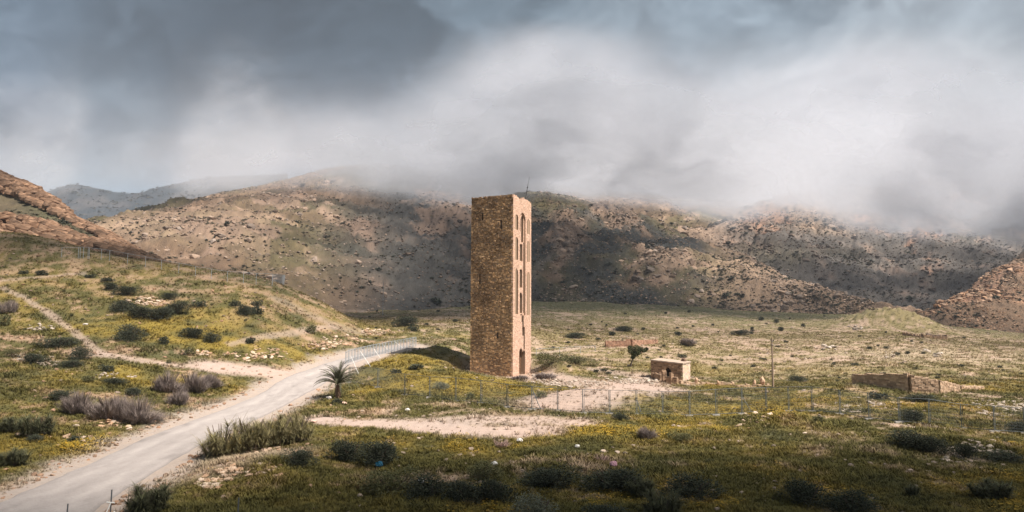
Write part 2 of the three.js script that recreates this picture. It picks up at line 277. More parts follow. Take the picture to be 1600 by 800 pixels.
function rangeAt(R, px, v) {                                                  // the smooth surface
  const xs = R.map((r) => r[0]), g = (k) => spline(xs, R.map((r) => r[k]), px), dF = g(2), dC = g(4);
  if (v < 0) { const q = at(px, g(1), dF + v * 40); q.y += v * 320; return q; }
  if (v <= 1) return at(px, lerp(g(1), g(3), 1 - Math.pow(1 - v, 1.25)), lerp(dF, dC, v));
  const c = at(px, g(3), dC), b = at(px, g(3), lerp(dF, dC, v)); b.y = c.y - (c.y - 5) * sstep(1, 1.6, v) - (v - 1) * (dC - dF) * 0.05; return b;
}
const M_TAN = [0.17, 0.112, 0.07], M_PALE = [0.34, 0.24, 0.17], M_GRASS = [0.1, 0.084, 0.038], M_DARK = [0.05, 0.053, 0.05], M_ROCK = [0.22, 0.18, 0.15], M_ORANGE = [0.3, 0.175, 0.1];
const LOOKS = {
  main: { amp: 8.5, nu: 560, nv: 170, tint: (p, n, m, px, v) => { const d = sstep(470, 640, px + n * 120) * sstep(1000, 780, px); let c = mix3(mix3(M_TAN, M_GRASS, sstep(-0.15, 0.3, n)), M_PALE, sstep(0.1, 0.45, m) * 0.8); if (px < 420) c = mix3(c, M_PALE, 0.6 * sstep(0.25, 0, Math.abs(v - 0.35 + n * 0.3))); return mix3(c, mix3(M_DARK, M_ROCK, 0.08 + 0.3 * sstep(0.1, 0.4, m)), d * 0.95); } },  // d darkens the middle: a cloud shadow painted into the tint
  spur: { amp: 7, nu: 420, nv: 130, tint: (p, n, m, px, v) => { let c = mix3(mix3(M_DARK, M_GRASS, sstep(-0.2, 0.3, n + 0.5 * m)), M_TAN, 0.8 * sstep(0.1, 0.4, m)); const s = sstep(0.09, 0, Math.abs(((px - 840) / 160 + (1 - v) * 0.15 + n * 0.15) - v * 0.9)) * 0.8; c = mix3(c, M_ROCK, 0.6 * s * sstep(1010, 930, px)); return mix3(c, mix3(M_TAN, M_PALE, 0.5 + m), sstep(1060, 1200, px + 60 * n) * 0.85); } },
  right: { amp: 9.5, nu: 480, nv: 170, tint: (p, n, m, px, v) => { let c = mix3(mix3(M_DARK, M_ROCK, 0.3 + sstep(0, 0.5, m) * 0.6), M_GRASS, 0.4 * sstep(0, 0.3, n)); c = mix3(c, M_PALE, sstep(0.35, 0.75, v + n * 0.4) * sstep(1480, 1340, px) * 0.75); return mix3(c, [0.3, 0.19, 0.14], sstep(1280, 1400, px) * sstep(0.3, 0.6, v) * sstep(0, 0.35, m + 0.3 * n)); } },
  near: { amp: 3.4, nu: 360, nv: 120, tint: (p, n, m) => mix3(mix3(M_TAN, M_DARK, 0.75 * sstep(-0.2, 0.3, n)), M_ORANGE, sstep(0, 0.3, m + 0.4 * n)) },
  cliff: { amp: 1.3, nu: 420, nv: 200, tint: (p, n, m, px, v) => { const s = strata(px, v, n); return mix3(mix3([0.13, 0.1, 0.06], [0.085, 0.082, 0.042], sstep(-0.2, 0.2, n)), mix3(M_ORANGE, [0.2, 0.11, 0.06], sstep(-0.1, 0.4, m)), s * 0.9); } },
  far: { amp: 9, nu: 200, nv: 60, tint: (p, n, m) => mix3([0.07, 0.066, 0.062], [0.018, 0.027, 0.031], sstep(-0.1, 0.25, n + m * 0.8)) },
};
function strata(px, v, n) { const low = sstep(0.02, 0.12, v + n * 0.05) * sstep(0.5, 0.42, v + n * 0.05), hi = sstep(0.63, 0.7, v + n * 0.05); return px > 165 ? sstep(0.03, 0.15, v) : Math.max(low, hi * 0.85); }
const gully = (p, v, s) => ridged(p.x * 0.021 * s + 2.2 * fbm(p.x * 0.008, v * 2, p.z * 0.004, 2), v * 0.9 + p.z * 0.002, 3.3, 4);
const CRAGS = { right: [[1392, 0.72, 40, 0.2, 11], [1250, 0.86, 60, 0.14, 6], [1190, 0.62, 40, 0.2, 5], [1440, 0.45, 30, 0.2, 5]], main: [[572, 0.4, 26, 0.07, 8], [340, 0.28, 60, 0.12, 4], [690, 0.5, 50, 0.2, 5], [450, 0.62, 50, 0.1, 4]], spur: [[965, 0.74, 46, 0.14, 6], [890, 0.45, 30, 0.25, 4.5], [1040, 0.3, 40, 0.18, 4.5]], near: [[1530, 0.6, 70, 0.4, 4.5]] };
function mount(key, px, v) {                                                  // the finished surface, its noise values too
  const p = rangeAt(RANGES[key], px, v), A = LOOKS[key].amp, s = key === 'far' ? 0.25 : key === 'cliff' || key === 'near' ? 1.6 : 1;
  const n = fbm(p.x * 0.014 * s, p.y * 0.014 * s, p.z * 0.014 * s, 4), m = fbm(p.x * 0.07 * s + 31, p.y * 0.07 * s, p.z * 0.07 * s, 4), w = sstep(0, 0.2, v) * (v > 0.8 ? lerp(1, 0.35, sstep(0.8, 1, v)) : 1);
  let dy = A * (ridged(p.x * 0.016 * s + 5 + p.z * 0.006, p.y * 0.02, p.z * 0.012 * s, 5) * 0.9 + n * 0.5) * w + A * 0.3 * (ridged(p.x * 0.11 * s, p.y * 0.11 * s, p.z * 0.11 * s, 3)) * (0.25 + w);
  if (key === 'cliff') { const st = strata(px, v, n), q = Math.floor(p.x * 0.5 + p.y * 0.35 + n * 3), q2 = Math.floor(p.y * 0.8 + p.x * 0.3), h = PERM[(PERM[q & 255] + q2) & 255] / 255; p.z += st * (h * 2.2 + 1.2) ; dy += st * (h - 0.5) * 0.7; }
  if (key !== 'cliff' && key !== 'far') { dy += A * 1.15 * gully(p, v, key === 'near' ? 2 : 1) * Math.sin(Math.PI * clamp(v * 1.1)) ; const b = p.y * 0.16 + p.x * 0.05 + n * 3, f = b - Math.floor(b); dy += A * 0.16 * sstep(0.05, 0.35, m) * (sstep(0.6, 0.75, f) - f) * w; }
  let crag = 0; for (const c of CRAGS[key] ?? []) { const e = Math.exp(-(((px - c[0]) / c[2]) ** 2) - (((v - c[1]) / c[3]) ** 2) + 1.2 * n + 0.8 * m); if (e > 0.02) { crag = Math.max(crag, Math.min(1, e)); const k = Math.min(1, e) * c[4], a = fbm(p.x * 0.09, 3, p.z * 0.05, 2), t = p.x * 0.11 + p.y * 0.09 + a * 2.5, f = t - Math.floor(t), h = PERM[(Math.floor(t) & 255)] / 255; dy += k * (0.45 * ridged(p.x * 0.07, p.y * 0.05, p.z * 0.04, 4) + 0.5 * (h - 0.4) * sstep(0, 0.25, f)); } }
  p.y += dy; return { p, n, m, crag };
}
for (const key of Object.keys(RANGES)) {
  const R = RANGES[key], { nu, nv, tint } = LOOKS[key], x0 = R[0][0], x1 = R[R.length - 1][0], w = nu + 1, rows = nv + 1, pos = new Float32Array(w * rows * 3), col = new Float32Array(w * rows * 3), uv = new Float32Array(w * rows * 2), idx = [];
  for (let j = 0; j < rows; j++) for (let i = 0; i < w; i++) {
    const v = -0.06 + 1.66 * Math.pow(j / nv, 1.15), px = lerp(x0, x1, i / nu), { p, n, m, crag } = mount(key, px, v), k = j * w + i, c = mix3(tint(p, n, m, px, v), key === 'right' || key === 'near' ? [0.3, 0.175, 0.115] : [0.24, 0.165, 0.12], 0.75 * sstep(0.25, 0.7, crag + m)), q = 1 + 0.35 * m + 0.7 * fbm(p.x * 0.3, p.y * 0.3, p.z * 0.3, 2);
    pos.set([p.x, p.y, p.z], k * 3); col.set(c.map((t) => clamp(t * q, 0.01, 0.8)), k * 3); uv.set([p.x / 9, (p.y + p.z) / 9], k * 2);
    if (i && j) idx.push(k - w - 1, k - w, k, k - w - 1, k, k - 1);
  }
  const g = new THREE.BufferGeometry(); g.setAttribute('position', new THREE.BufferAttribute(pos, 3)); g.setAttribute('color', new THREE.BufferAttribute(col, 3)); g.setAttribute('uv', new THREE.BufferAttribute(uv, 2)); g.setIndex(idx); g.computeVertexNormals();
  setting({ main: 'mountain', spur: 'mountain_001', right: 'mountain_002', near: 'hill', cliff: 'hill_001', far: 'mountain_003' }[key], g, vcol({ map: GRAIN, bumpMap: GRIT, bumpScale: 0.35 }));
}

// ------------------------------------------------------------------ rocks and scrub on the mountains
function rockGeo(seed, detail, flat = 0.75) {
  const g = new THREE.IcosahedronGeometry(0.5, detail), p = g.attributes.position, r = rngOf(seed), o = [r() * 50, r() * 50, r() * 50], cuts = [...Array(5)].map(() => V(r() - 0.5, r() - 0.5, r() - 0.5).normalize());
  for (let i = 0; i < p.count; i++) { const a = V(p.getX(i), p.getY(i), p.getZ(i)); a.multiplyScalar(1 + 0.55 * noise(a.x * 3 + o[0], a.y * 3 + o[1], a.z * 3 + o[2])); for (const c of cuts) { const d = a.dot(c) - 0.34; if (d > 0) a.addScaledVector(c, -d); } p.setXYZ(i, a.x, a.y * flat, a.z); }
  g.deleteAttribute('uv'); g.computeVertexNormals(); return g;
}
const ROCK = std([1, 1, 1], { flatShading: true }), ROCKS = [1, 2, 3, 4].map((s) => rockGeo(s * 17, 1)), PEBBLES = [5, 6].map((s) => rockGeo(s * 13, 0, 0.6));
function leafBall(seed, n, size, fill = 0.75, lobes = 7) {                     // a dome of small leaves one unit wide and one high
  const r = rngOf(seed), b = new MB(), L0 = [...Array(lobes)].map(() => [(r() - 0.5) * 0.62, 0.22 + r() * 0.42, (r() - 0.5) * 0.62, 0.2 + r() * 0.16]);
  for (let i = 0; i < n; i++) {
    const l = L0[Math.floor(r() * lobes)], t = r() * 2 * Math.PI, c = r() * 2 - 1, s = Math.sqrt(1 - c * c), rad = l[3] * (fill + (1 - fill) * r() + 0.14 * r() * r() + 0.5 * Math.pow(r(), 9)), o = V(l[0] + s * Math.cos(t) * rad, Math.max(0.02, l[1] + c * rad * 1.1), l[2] + s * Math.sin(t) * rad);
    const d = V(s * Math.cos(t) + (r() - 0.5) * 1.2, c * 0.6 + 0.5 + (r() - 0.5), s * Math.sin(t) + (r() - 0.5) * 1.2).normalize(), e = V(r() - 0.5, r() - 0.5, r() - 0.5).cross(d).normalize(), k = size * (0.6 + 0.8 * r()), q = 0.65 + 0.7 * r();
    b.tri(o.clone().addScaledVector(e, -k * 0.35), o.clone().addScaledVector(e, k * 0.35), o.clone().addScaledVector(d, k * 1.3), [q, q * (0.94 + 0.1 * r()), q]);
  }
  return b.geo();
}
const BEDS = [61, 62, 63, 64].map((s) => { const g = new THREE.BoxGeometry(1, 1, 1, 2, 2, 2), p = g.attributes.position, o = s * 3.7; for (let i = 0; i < p.count; i++) { const x = p.getX(i), y = p.getY(i), z = p.getZ(i), k = Math.abs(x * y * z) > 0.1 ? 0.82 : 1; p.setXYZ(i, (x + 0.16 * noise(x * 2 + o, y * 2, z * 2)) * k, (y + 0.16 * noise(x * 2, y * 2 + o, z * 2)) * k, (z + 0.2 * noise(x * 2, y * 2, z * 2 + o)) * k); } g.deleteAttribute('uv'); return g; });
const LEAF = vcol(), SCRUB = [21, 22].map((s) => leafBall(s, 70, 0.3, 0.5, 4));
const mat4 = (p, sx, sy, sz, r, tilt = 0.3) => new THREE.Matrix4().compose(p, new THREE.Quaternion().setFromEuler(new THREE.Euler((r() - 0.5) * tilt * 2, r() * 6.283, (r() - 0.5) * tilt * 2)), V(sx, sy, sz));
{
  const r = rngOf(99), rocks = [[], [], [], []], scrub = [[], []];
  for (const [key, nr, ns, size, lo, hi] of [['main', 46000, 30000, 1, -80, 1290], ['spur', 27000, 21000, 0.85, 770, 1370], ['right', 40000, 24000, 1, 1065, 1760], ['near', 20000, 4200, 0.62, 1430, 1720], ['cliff', 2500, 9000, 0.6, -70, 272], ['far', 0, 3200, 4, 60, 330]]) {
    for (let i = 0; i < nr; i++) {
      const px = lerp(lo, hi, r()), v = r() * 1.02, { p, n, m, crag: cr } = mount(key, px, v); if (fbm(p.x * 0.05, p.y * 0.05, p.z * 0.05, 3) + r() * 0.5 < 0.1) continue;
      const st = key === 'cliff' ? strata(px, v, n) : 0; if (key === 'cliff' && st < 0.4 && r() < 0.85) continue;
      const crag = key !== 'cliff' && (cr > 0.4 || (m > 0.16 && n > -0.1)) && r() < 0.3 ? 1.5 + 2.2 * r() : 1, s = crag * size * (0.3 + 1.3 * Math.pow(r(), 4) + (st > 0.4 ? 1.5 * r() : 0)), dim = key === 'main' ? 1 - 0.35 * sstep(500, 640, px) * sstep(960, 800, px) : key === 'right' ? 1 - 0.45 * sstep(0.6, 0.3, v) : 1, c = mix3(key === 'near' || key === 'cliff' ? M_ORANGE : M_ROCK, M_PALE, r() * 0.9 * dim), q = (0.55 + 0.8 * r()) * dim;  // dim: rocks coloured darker, on main to carry its painted cloud shadow
      rocks[i & 3].push([mat4(p, s * (0.8 + 0.5 * r()), s * (0.6 + 0.5 * r()), s, r, 0.5), c.map((t) => t * q)]);
    }
    for (let i = 0; i < ns; i++) {
      const px = lerp(lo, hi, r()), v = r() * 1.01, { p, n } = mount(key, px, v); if (fbm(p.x * 0.03 + 7, p.y * 0.03, p.z * 0.03, 3) + r() * 0.6 - 0.35 * gully(p, v, 1) < 0.14) continue;
      if (key === 'cliff' && strata(px, v, n) > 0.3 && r() < 0.93) continue;
      const big = r() < (key === 'right' && v > 0.45 ? 0.1 : 0.02) ? 2.4 : 1, s = size * (0.35 + 0.9 * Math.pow(r(), 3)) * big, q = 0.7 + 0.7 * r(), c = mix3([0.06, 0.07, 0.05], [0.15, 0.135, 0.085], big > 1 ? 0 : r());
      p.y -= 0.1 * s; scrub[i & 1].push([mat4(p, s * 1.3, s * 0.75, s * 1.3, r, 0.2), c.map((t) => t * q)]);
    }
  }
  const beds = [[], [], [], []], bedR = rngOf(314);
  for (let v = 0.03; v < 1.0; v += 0.03) for (let px = -60; px < 262;) {
    const { p, n } = mount('cliff', px, v + 0.02 * noise(px * 0.03, v * 9)), st = strata(px, v, n), wd = 1.2 + 2.6 * bedR() * bedR(), hd = 0.9 + 0.9 * bedR(); px += wd / perPx(p) * 0.82;
    if (st < 0.35 || bedR() < 0.16) continue;
    const q = 0.6 + 0.6 * bedR(), c = mix3([0.31, 0.19, 0.118], [0.2, 0.125, 0.08], bedR()).map((t) => t * q);
    beds[Math.floor(bedR() * 4)].push([new THREE.Matrix4().compose(p.clone().add(V(0, 0.2, 0.2 + 0.5 * bedR())), new THREE.Quaternion().setFromEuler(new THREE.Euler((bedR() - 0.5) * 0.2 - 0.15, (bedR() - 0.5) * 0.5, -0.3 + (bedR() - 0.5) * 0.25)), V(wd, hd, 1.6 + bedR())), c]);
  }
  beds.forEach((a, i) => scatter(numbered('cliff_rocks'), BEDS[i], ROCK, a));
  rocks.forEach((a, i) => scatter(numbered('mountain_rocks'), ROCKS[i], ROCK, a)); scrub.forEach((a, i) => scatter(numbered('mountain_scrub'), SCRUB[i], LEAF, a));
}

// ------------------------------------------------------------------ grass, flowers, loose stones in the valley
{
  const tuft = (seed, n, flower) => { const r = rngOf(seed), b = new MB(); for (let i = 0; i < n; i++) { const t = r() * 6.283, o = V(Math.cos(t) * 0.4 * r(), 0, Math.sin(t) * 0.4 * r()), h = 0.5 + 0.6 * r(), lean = V(Math.cos(t), 0, Math.sin(t)).multiplyScalar(0.25 + 0.5 * r()), e = V(-Math.sin(t), 0, Math.cos(t)).multiplyScalar(0.05 + 0.04 * r()), q = 0.75 + 0.5 * r(), m = o.clone().addScaledVector(lean, 0.45).setY(h * 0.65), e2 = e.clone().multiplyScalar(0.7);
      b.quad(o.clone().sub(e), o.clone().add(e), m.clone().add(e2), m.clone().sub(e2), [q, q, q]); const tip = o.clone().add(lean).setY(h); b.tri(m.clone().sub(e2), m.clone().add(e2), tip, [q, q, q]);
      if (flower && i % 2) { const f = 0.13; b.quad(tip.clone().add(V(-f, 0, -f)), tip.clone().add(V(f, 0.04, -f)), tip.clone().add(V(f, 0, f)), tip.clone().add(V(-f, 0.04, f)), [1.5, 1.25, 0.4]); } } return b.geo(); };
  const kinds = [tuft(1, 7), tuft(2, 9), tuft(3, 8, true)], items = [[], [], []], stones = [[], []], r = rngOf(4242), GM = vcol();
  for (let i = 0; i < 540000; i++) {
    const px = lerp(-260, 1880, r()), D = 1 / lerp(1 / 24, 1 / 190, Math.pow(r(), 0.85)), x = (px - 800) / F * D, z = -D, s = soilAt(x, z);
    if (r() > s.g * (0.35 + 0.75 * sstep(-0.3, 0.25, fbm(x * 0.5, 3, z * 0.5, 2)))) continue;
    const rd = dist(ROAD, x, z, 4); if (rd < 2.9) continue;
    const fl = r() < s.yel * 0.25, h = (0.12 + 0.14 * r()) * (1 + D / 240) * (0.7 + 0.6 * sstep(-0.2, 0.3, fbm(x * 0.2, 6, z * 0.2, 2))), w = h * (0.8 + 0.7 * r()), q = 0.9 + 0.3 * r();
    items[fl ? 2 : i & 1].push([mat4(V(x, H(x, z) - 0.02, z), w, h, w, r, 0.15), mix3(s.col, fl ? OLIVE : GREEN, 0.25).map((t) => t * q)]);
  }
  for (let i = 0; i < 105000; i++) {
    const px = lerp(300, 1850, r()), D = 1 / lerp(1 / 140, 1 / 345, Math.pow(r(), 0.8)), x = (px - 800) / F * D, z = -D, s = soilAt(x, z); if (r() > s.g + 0.15) continue;
    const h = (0.08 + 0.12 * r()) * (r() < 0.03 ? 2.5 : 1), w = 0.35 + 0.45 * r(), q = 0.88 + 0.28 * r();
    items[i & 1].push([mat4(V(x, H(x, z) - 0.03, z), w, h, w, r, 0.15), s.col.map((t) => t * q)]);
  }
  for (let i = 0; i < 50000; i++) {
    const px = lerp(-260, 1880, r()), D = 1 / lerp(1 / 24, 1 / 290, Math.pow(r(), 0.7)), x = (px - 800) / F * D, z = -D, s = soilAt(x, z), rd = dist(ROAD, x, z, 4); if (rd < 2.7) continue;
    if (r() > (0.12 + (1 - s.g) * 0.75) * (1 - 0.8 * s.trod) + (px < 560 && D > 85 ? 0.2 : 0)) continue;
    const k = (0.05 + 0.26 * Math.pow(r(), 5)) * (1 + D / 90), c = mix3([0.3, 0.235, 0.18], px < 560 ? [0.36, 0.21, 0.125] : [0.38, 0.3, 0.235], r()), q = 0.55 + 0.5 * r();
    stones[i & 1].push([mat4(V(x, H(x, z) + k * 0.1, z), k * (0.8 + 0.6 * r()), k * (0.6 + 0.5 * r()), k, r, 0.4), c.map((t) => t * q)]);
  }
  scatter('grass', kinds[0], GM, items[0]); scatter('grass_001', kinds[1], GM, items[1]); scatter('wildflowers', kinds[2], GM, items[2]);
  stones.forEach((a) => a.length && scatter(numbered('loose_stones'), PEBBLES[stones.indexOf(a)], ROCK, a));
}

// ------------------------------------------------------------------ coursed stone walls
const BLOCKS = [0, 1, 2, 3].map((s) => { const g = new THREE.BoxGeometry(1, 1, 1), p = g.attributes.position, r = rngOf(50 + s), j = {}; for (let i = 0; i < p.count; i++) { const k = [p.getX(i), p.getY(i), p.getZ(i)].map((v) => Math.sign(v)).join(), o = j[k] ??= [r(), r(), r()]; p.setXYZ(i, p.getX(i) * (1 - 0.14 * o[0]), p.getY(i) * (1 - 0.16 * o[1]), p.getZ(i) * (1 - 0.1 * o[2])); } g.deleteAttribute('uv'); g.computeVertexNormals(); return g; });
// one face: u along, v up, outward +z; features are recesses {u0, u1, v0, v1, arch, depth}; top(u) is the ragged top
function face(out, M, o) {
  const { len, high, T, course = 0.2, features = [], tint, deep = tint, miss = 0, seed = 1, top = () => high, stone = [0.22, 0.5], rough = 0.035, inset = 0.05 } = o, r = rngOf(seed), rows = Math.round(high / course), ch = high / rows;
  for (let k = 0; k < rows; k++) {
    const v0 = k * ch, v = v0 + ch / 2, cuts = [-len / 2, len / 2], spans = [];
    for (const f of features) { if (v < f.v0 || v > f.v1) continue; const c = (f.u0 + f.u1) / 2, rad = (f.u1 - f.u0) / 2; let h = rad; if (f.arch && v > f.v1 - rad) h = Math.sqrt(Math.max(0, rad * rad - (v - f.v1 + rad) ** 2)); if (h > 0.03) { spans.push([c - h, c + h, f.depth]); cuts.push(c - h, c + h); } }
    cuts.sort((a, b) => a - b);
    for (let i = 0; i < cuts.length - 1; i++) {
      const a = cuts[i], b = cuts[i + 1]; if (b - a < 0.02) continue;
      const mid = (a + b) / 2, depth = Math.max(0, ...spans.filter((s) => mid > s[0] && mid < s[1]).map((s) => s[2])); if (depth >= T) continue;
      const ba = Math.max(a, -len / 2 + inset), bb = Math.min(b, len / 2 - inset), dep = T - depth - 0.04;
      for (let x = ba; x < bb - 0.01;) { const e = Math.min(bb, x + 1.2), m = (x + e) / 2; if (v < top(m)) { const g = new THREE.BoxGeometry(e - x, ch, dep); g.deleteAttribute('uv'); g.translate(m, v, -T + dep / 2); g.applyMatrix4(M); out.back.push(g); } x = e; }
      for (let x = a; x < b - 0.02;) {
        let w = lerp(stone[0], stone[1], r()); if (b - x - w < stone[0] * 0.6) w = b - x;
        const m = x + w / 2, mm = new THREE.Matrix4().compose(V(m, v + (r() - 0.5) * 0.02, -depth - 0.12 + (r() - 0.5) * rough * 2), new THREE.Quaternion().setFromEuler(new THREE.Euler((r() - 0.5) * 0.1, (r() - 0.5) * 0.16, (r() - 0.5) * 0.05)), V(w - 0.008, ch * (0.97 + 0.1 * r()), 0.26)).premultiply(M);
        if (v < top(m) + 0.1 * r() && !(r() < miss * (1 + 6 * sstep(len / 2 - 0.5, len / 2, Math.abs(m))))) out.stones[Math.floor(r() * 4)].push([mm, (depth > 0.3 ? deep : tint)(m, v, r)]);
        x += w;
      }
    }
  }
}
const newWall = () => ({ back: [], stones: [[], [], [], []] });
function finishWall(out, parent, mortar) { part('wall', mergeGeometries(out.back), std(mortar), parent); out.stones.forEach((a, i) => a.length && scatter('stonework', BLOCKS[i], ROCK, a, parent)); }
const faceM = (x, z, turn, y = 0) => new THREE.Matrix4().makeRotationY(turn).setPosition(x, y, z);

// ------------------------------------------------------------------ the tower
{
  const S = 6.5, HT = 25.1, t = thing('stone_tower', 'tall square ruined tower of brown and pinkish stone with arched niches', 'tower', towerAt, -24 * Math.PI / 180);
  t.rotation.z = -0.004;
  const w = newWall(), U = (s) => -S / 2 + s * S;                            // the niche face: u = -S/2 at the near corner
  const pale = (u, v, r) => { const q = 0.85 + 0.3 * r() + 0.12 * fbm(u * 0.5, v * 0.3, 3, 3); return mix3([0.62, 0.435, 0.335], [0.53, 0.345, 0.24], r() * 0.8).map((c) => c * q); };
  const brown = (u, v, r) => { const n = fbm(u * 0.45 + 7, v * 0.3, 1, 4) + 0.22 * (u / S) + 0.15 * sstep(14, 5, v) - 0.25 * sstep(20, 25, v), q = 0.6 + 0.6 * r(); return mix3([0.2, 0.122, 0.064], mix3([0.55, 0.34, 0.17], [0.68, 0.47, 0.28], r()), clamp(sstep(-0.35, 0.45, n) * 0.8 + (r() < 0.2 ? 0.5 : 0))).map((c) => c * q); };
  const nicheShade = (u, v, r) => { const q = 0.7 + 0.5 * r(); return mix3([0.11, 0.052, 0.022], [0.18, 0.095, 0.045], r()).map((c) => c * q); };  // recess shade put into the colour of the niche stones
  const niche = (s0, s1, v0, v1, arch, depth) => ({ u0: U(s0), u1: U(s1), v0, v1, arch, depth });
  const niches = [
    niche(0.1, 0.265, 20.1, 22.3, true, 0.75), niche(0.1, 0.265, 16.0, 19.1, true, 0.75), niche(0.1, 0.265, 8.4, 14.7, true, 0.75), niche(0.755, 0.92, 20.0, 22.2, true, 0.75), niche(0.755, 0.92, 15.9, 19.0, true, 0.75), niche(0.755, 0.92, 8.2, 14.5, true, 0.75),
    niche(0.36, 0.67, 8.3, 22.8, true, 0.22), niche(0.40, 0.47, 20.2, 22.0, true, 0.8), niche(0.50, 0.63, 18.7, 22.5, true, 0.8), niche(0.375, 0.575, 15.9, 18.3, false, 1.6), niche(0.375, 0.575, 12.2, 14.8, false, 1.6), niche(0.375, 0.575, 8.5, 11.5, true, 1.6), niche(0.615, 0.66, 8.5, 18.6, false, 0.6),
    niche(0.46, 0.58, 7.3, 8.4, false, 0.7), niche(0.5, 0.58, 5.4, 7.4, false, 0.7), niche(0.57, 0.645, 3.5, 6.6, false, 0.7), niche(0.33, 0.53, 0, 3.7, true, 1.6), niche(0.53, 0.665, 0, 3.4, true, 0.7),
  ];
  const jag = (k) => (u) => HT - 0.22 * (1 + noise(u * 1.3 + k, k)) - 0.3 * sstep(0.05, 0.3, noise(u * 0.55 + k * 3, 2)) - 0.12 * sstep(0.1, 0.2, noise(u * 3 + k, 6));
  face(w, faceM(S / 2, 0, Math.PI / 2), { len: S, high: HT, T: 1.3, features: niches, tint: pale, deep: nicheShade, seed: 11, top: jag(1), inset: 0.05, rough: 0.012, stone: [0.18, 0.4], course: 0.15 });
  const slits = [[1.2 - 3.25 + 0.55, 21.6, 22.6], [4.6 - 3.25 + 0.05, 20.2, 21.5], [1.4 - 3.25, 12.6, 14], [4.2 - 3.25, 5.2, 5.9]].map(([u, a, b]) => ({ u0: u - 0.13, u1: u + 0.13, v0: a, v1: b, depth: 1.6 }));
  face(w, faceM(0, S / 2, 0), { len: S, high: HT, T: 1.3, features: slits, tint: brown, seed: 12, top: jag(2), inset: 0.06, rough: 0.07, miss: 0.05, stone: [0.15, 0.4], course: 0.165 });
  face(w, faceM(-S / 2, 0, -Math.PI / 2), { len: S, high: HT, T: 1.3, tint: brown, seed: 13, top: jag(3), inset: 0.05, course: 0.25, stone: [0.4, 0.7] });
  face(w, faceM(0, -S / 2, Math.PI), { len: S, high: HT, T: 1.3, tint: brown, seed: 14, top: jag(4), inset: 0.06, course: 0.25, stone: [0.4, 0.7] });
  finishWall(w, t, [0.3, 0.21, 0.14]);
  const roof = new THREE.BoxGeometry(4.1, 0.3, 4.1); roof.translate(0, 24.2, 0); part('roof', roof, std([0.3, 0.23, 0.17]), t);
  const an = new MB(), a0 = V(2.75, 24.4, -1.9), d = V(0.19, 1, 0.0).normalize(), P = (k) => a0.clone().addScaledVector(d, k); const g = [0.05, 0.05, 0.055];
  an.bar(P(0), P(2.6), 0.055, 0.05, g, 6); an.bar(P(2.5), P(4.0), 0.03, 0.018, g, 5); an.bar(P(1.5).add(V(-0.3, 0, 0.2)), P(1.9).add(V(0.35, 0.1, -0.2)), 0.03, 0.03, g, 4); an.bar(P(2.4).add(V(-0.12, 0, 0)), P(2.45).add(V(0.12, 0, 0)), 0.05, 0.05, g, 4);
  part('antenna_mast', an.geo(), vcol({ roughness: 0.6 }), t);
}

// ------------------------------------------------------------------ walls and the hut
const rubbleTint = (a, b) => (u, v, r) => { const q = 0.65 + 0.6 * r(); return mix3(a, b, r()).map((c) => c * q); };
const BROWN = rubbleTint([0.2, 0.13, 0.08], [0.4, 0.27, 0.17]), TAWNY = rubbleTint([0.36, 0.24, 0.15], [0.52, 0.38, 0.26]), RED = rubbleTint([0.3, 0.16, 0.1], [0.4, 0.25, 0.17]);
function wallRun(out, a, b, h0, h1, thick, tint, seed, rag = 0.25, course = 0.17) {   // a free-standing wall from a to b, both faces and both ends
  const d = b.clone().sub(a).setY(0), len = d.length(), y0 = Math.min(a.y, b.y) - 0.3, mid = a.clone().add(b).multiplyScalar(0.5), turn = Math.atan2(-d.z, d.x), high = Math.max(a.y + h0, b.y + h1) - y0;
  const top = (u) => { const t = u / len + 0.5; return lerp(a.y + h0, b.y + h1, t) - y0 - rag * (0.5 + 0.5 * noise(u * 1.1, seed)) - rag * 0.5 * noise(u * 4, seed + 3); };
  const n = V(Math.sin(turn), 0, Math.cos(turn)), e = V(Math.cos(turn), 0, -Math.sin(turn));
  for (const [s, ang] of [[1, 0], [-1, Math.PI]]) face(out, new THREE.Matrix4().makeRotationY(turn + ang).setPosition(mid.x + n.x * thick / 2 * s, y0, mid.z + n.z * thick / 2 * s), { len, high, T: thick / 2 + (s > 0 ? 0.005 : 0), course, tint, seed: seed + s, top: s > 0 ? top : (u) => top(-u), inset: 0.04 + 0.01 * s });
  for (const [s, ang] of [[1, Math.PI / 2], [-1, -Math.PI / 2]]) face(out, new THREE.Matrix4().makeRotationY(turn + ang).setPosition(mid.x + e.x * len / 2 * s, y0, mid.z + e.z * len / 2 * s), { len: thick, high, T: 0.22, course, tint, seed: seed + 5 + s, top: () => top(len / 2 * s), inset: 0.06 });
}
function wallThing(name, label, category, runs, tint, mortar, seed, rag, course) {
  const o = runs[0][0].clone(), t = thing(name, label, category, o), w = newWall();
  runs.forEach(([a, b, h0, h1, th], i) => wallRun(w, a.clone().sub(o), b.clone().sub(o), h0, h1, th, tint, seed + i * 9, rag, course));
  finishWall(w, t, mortar); return t;
}
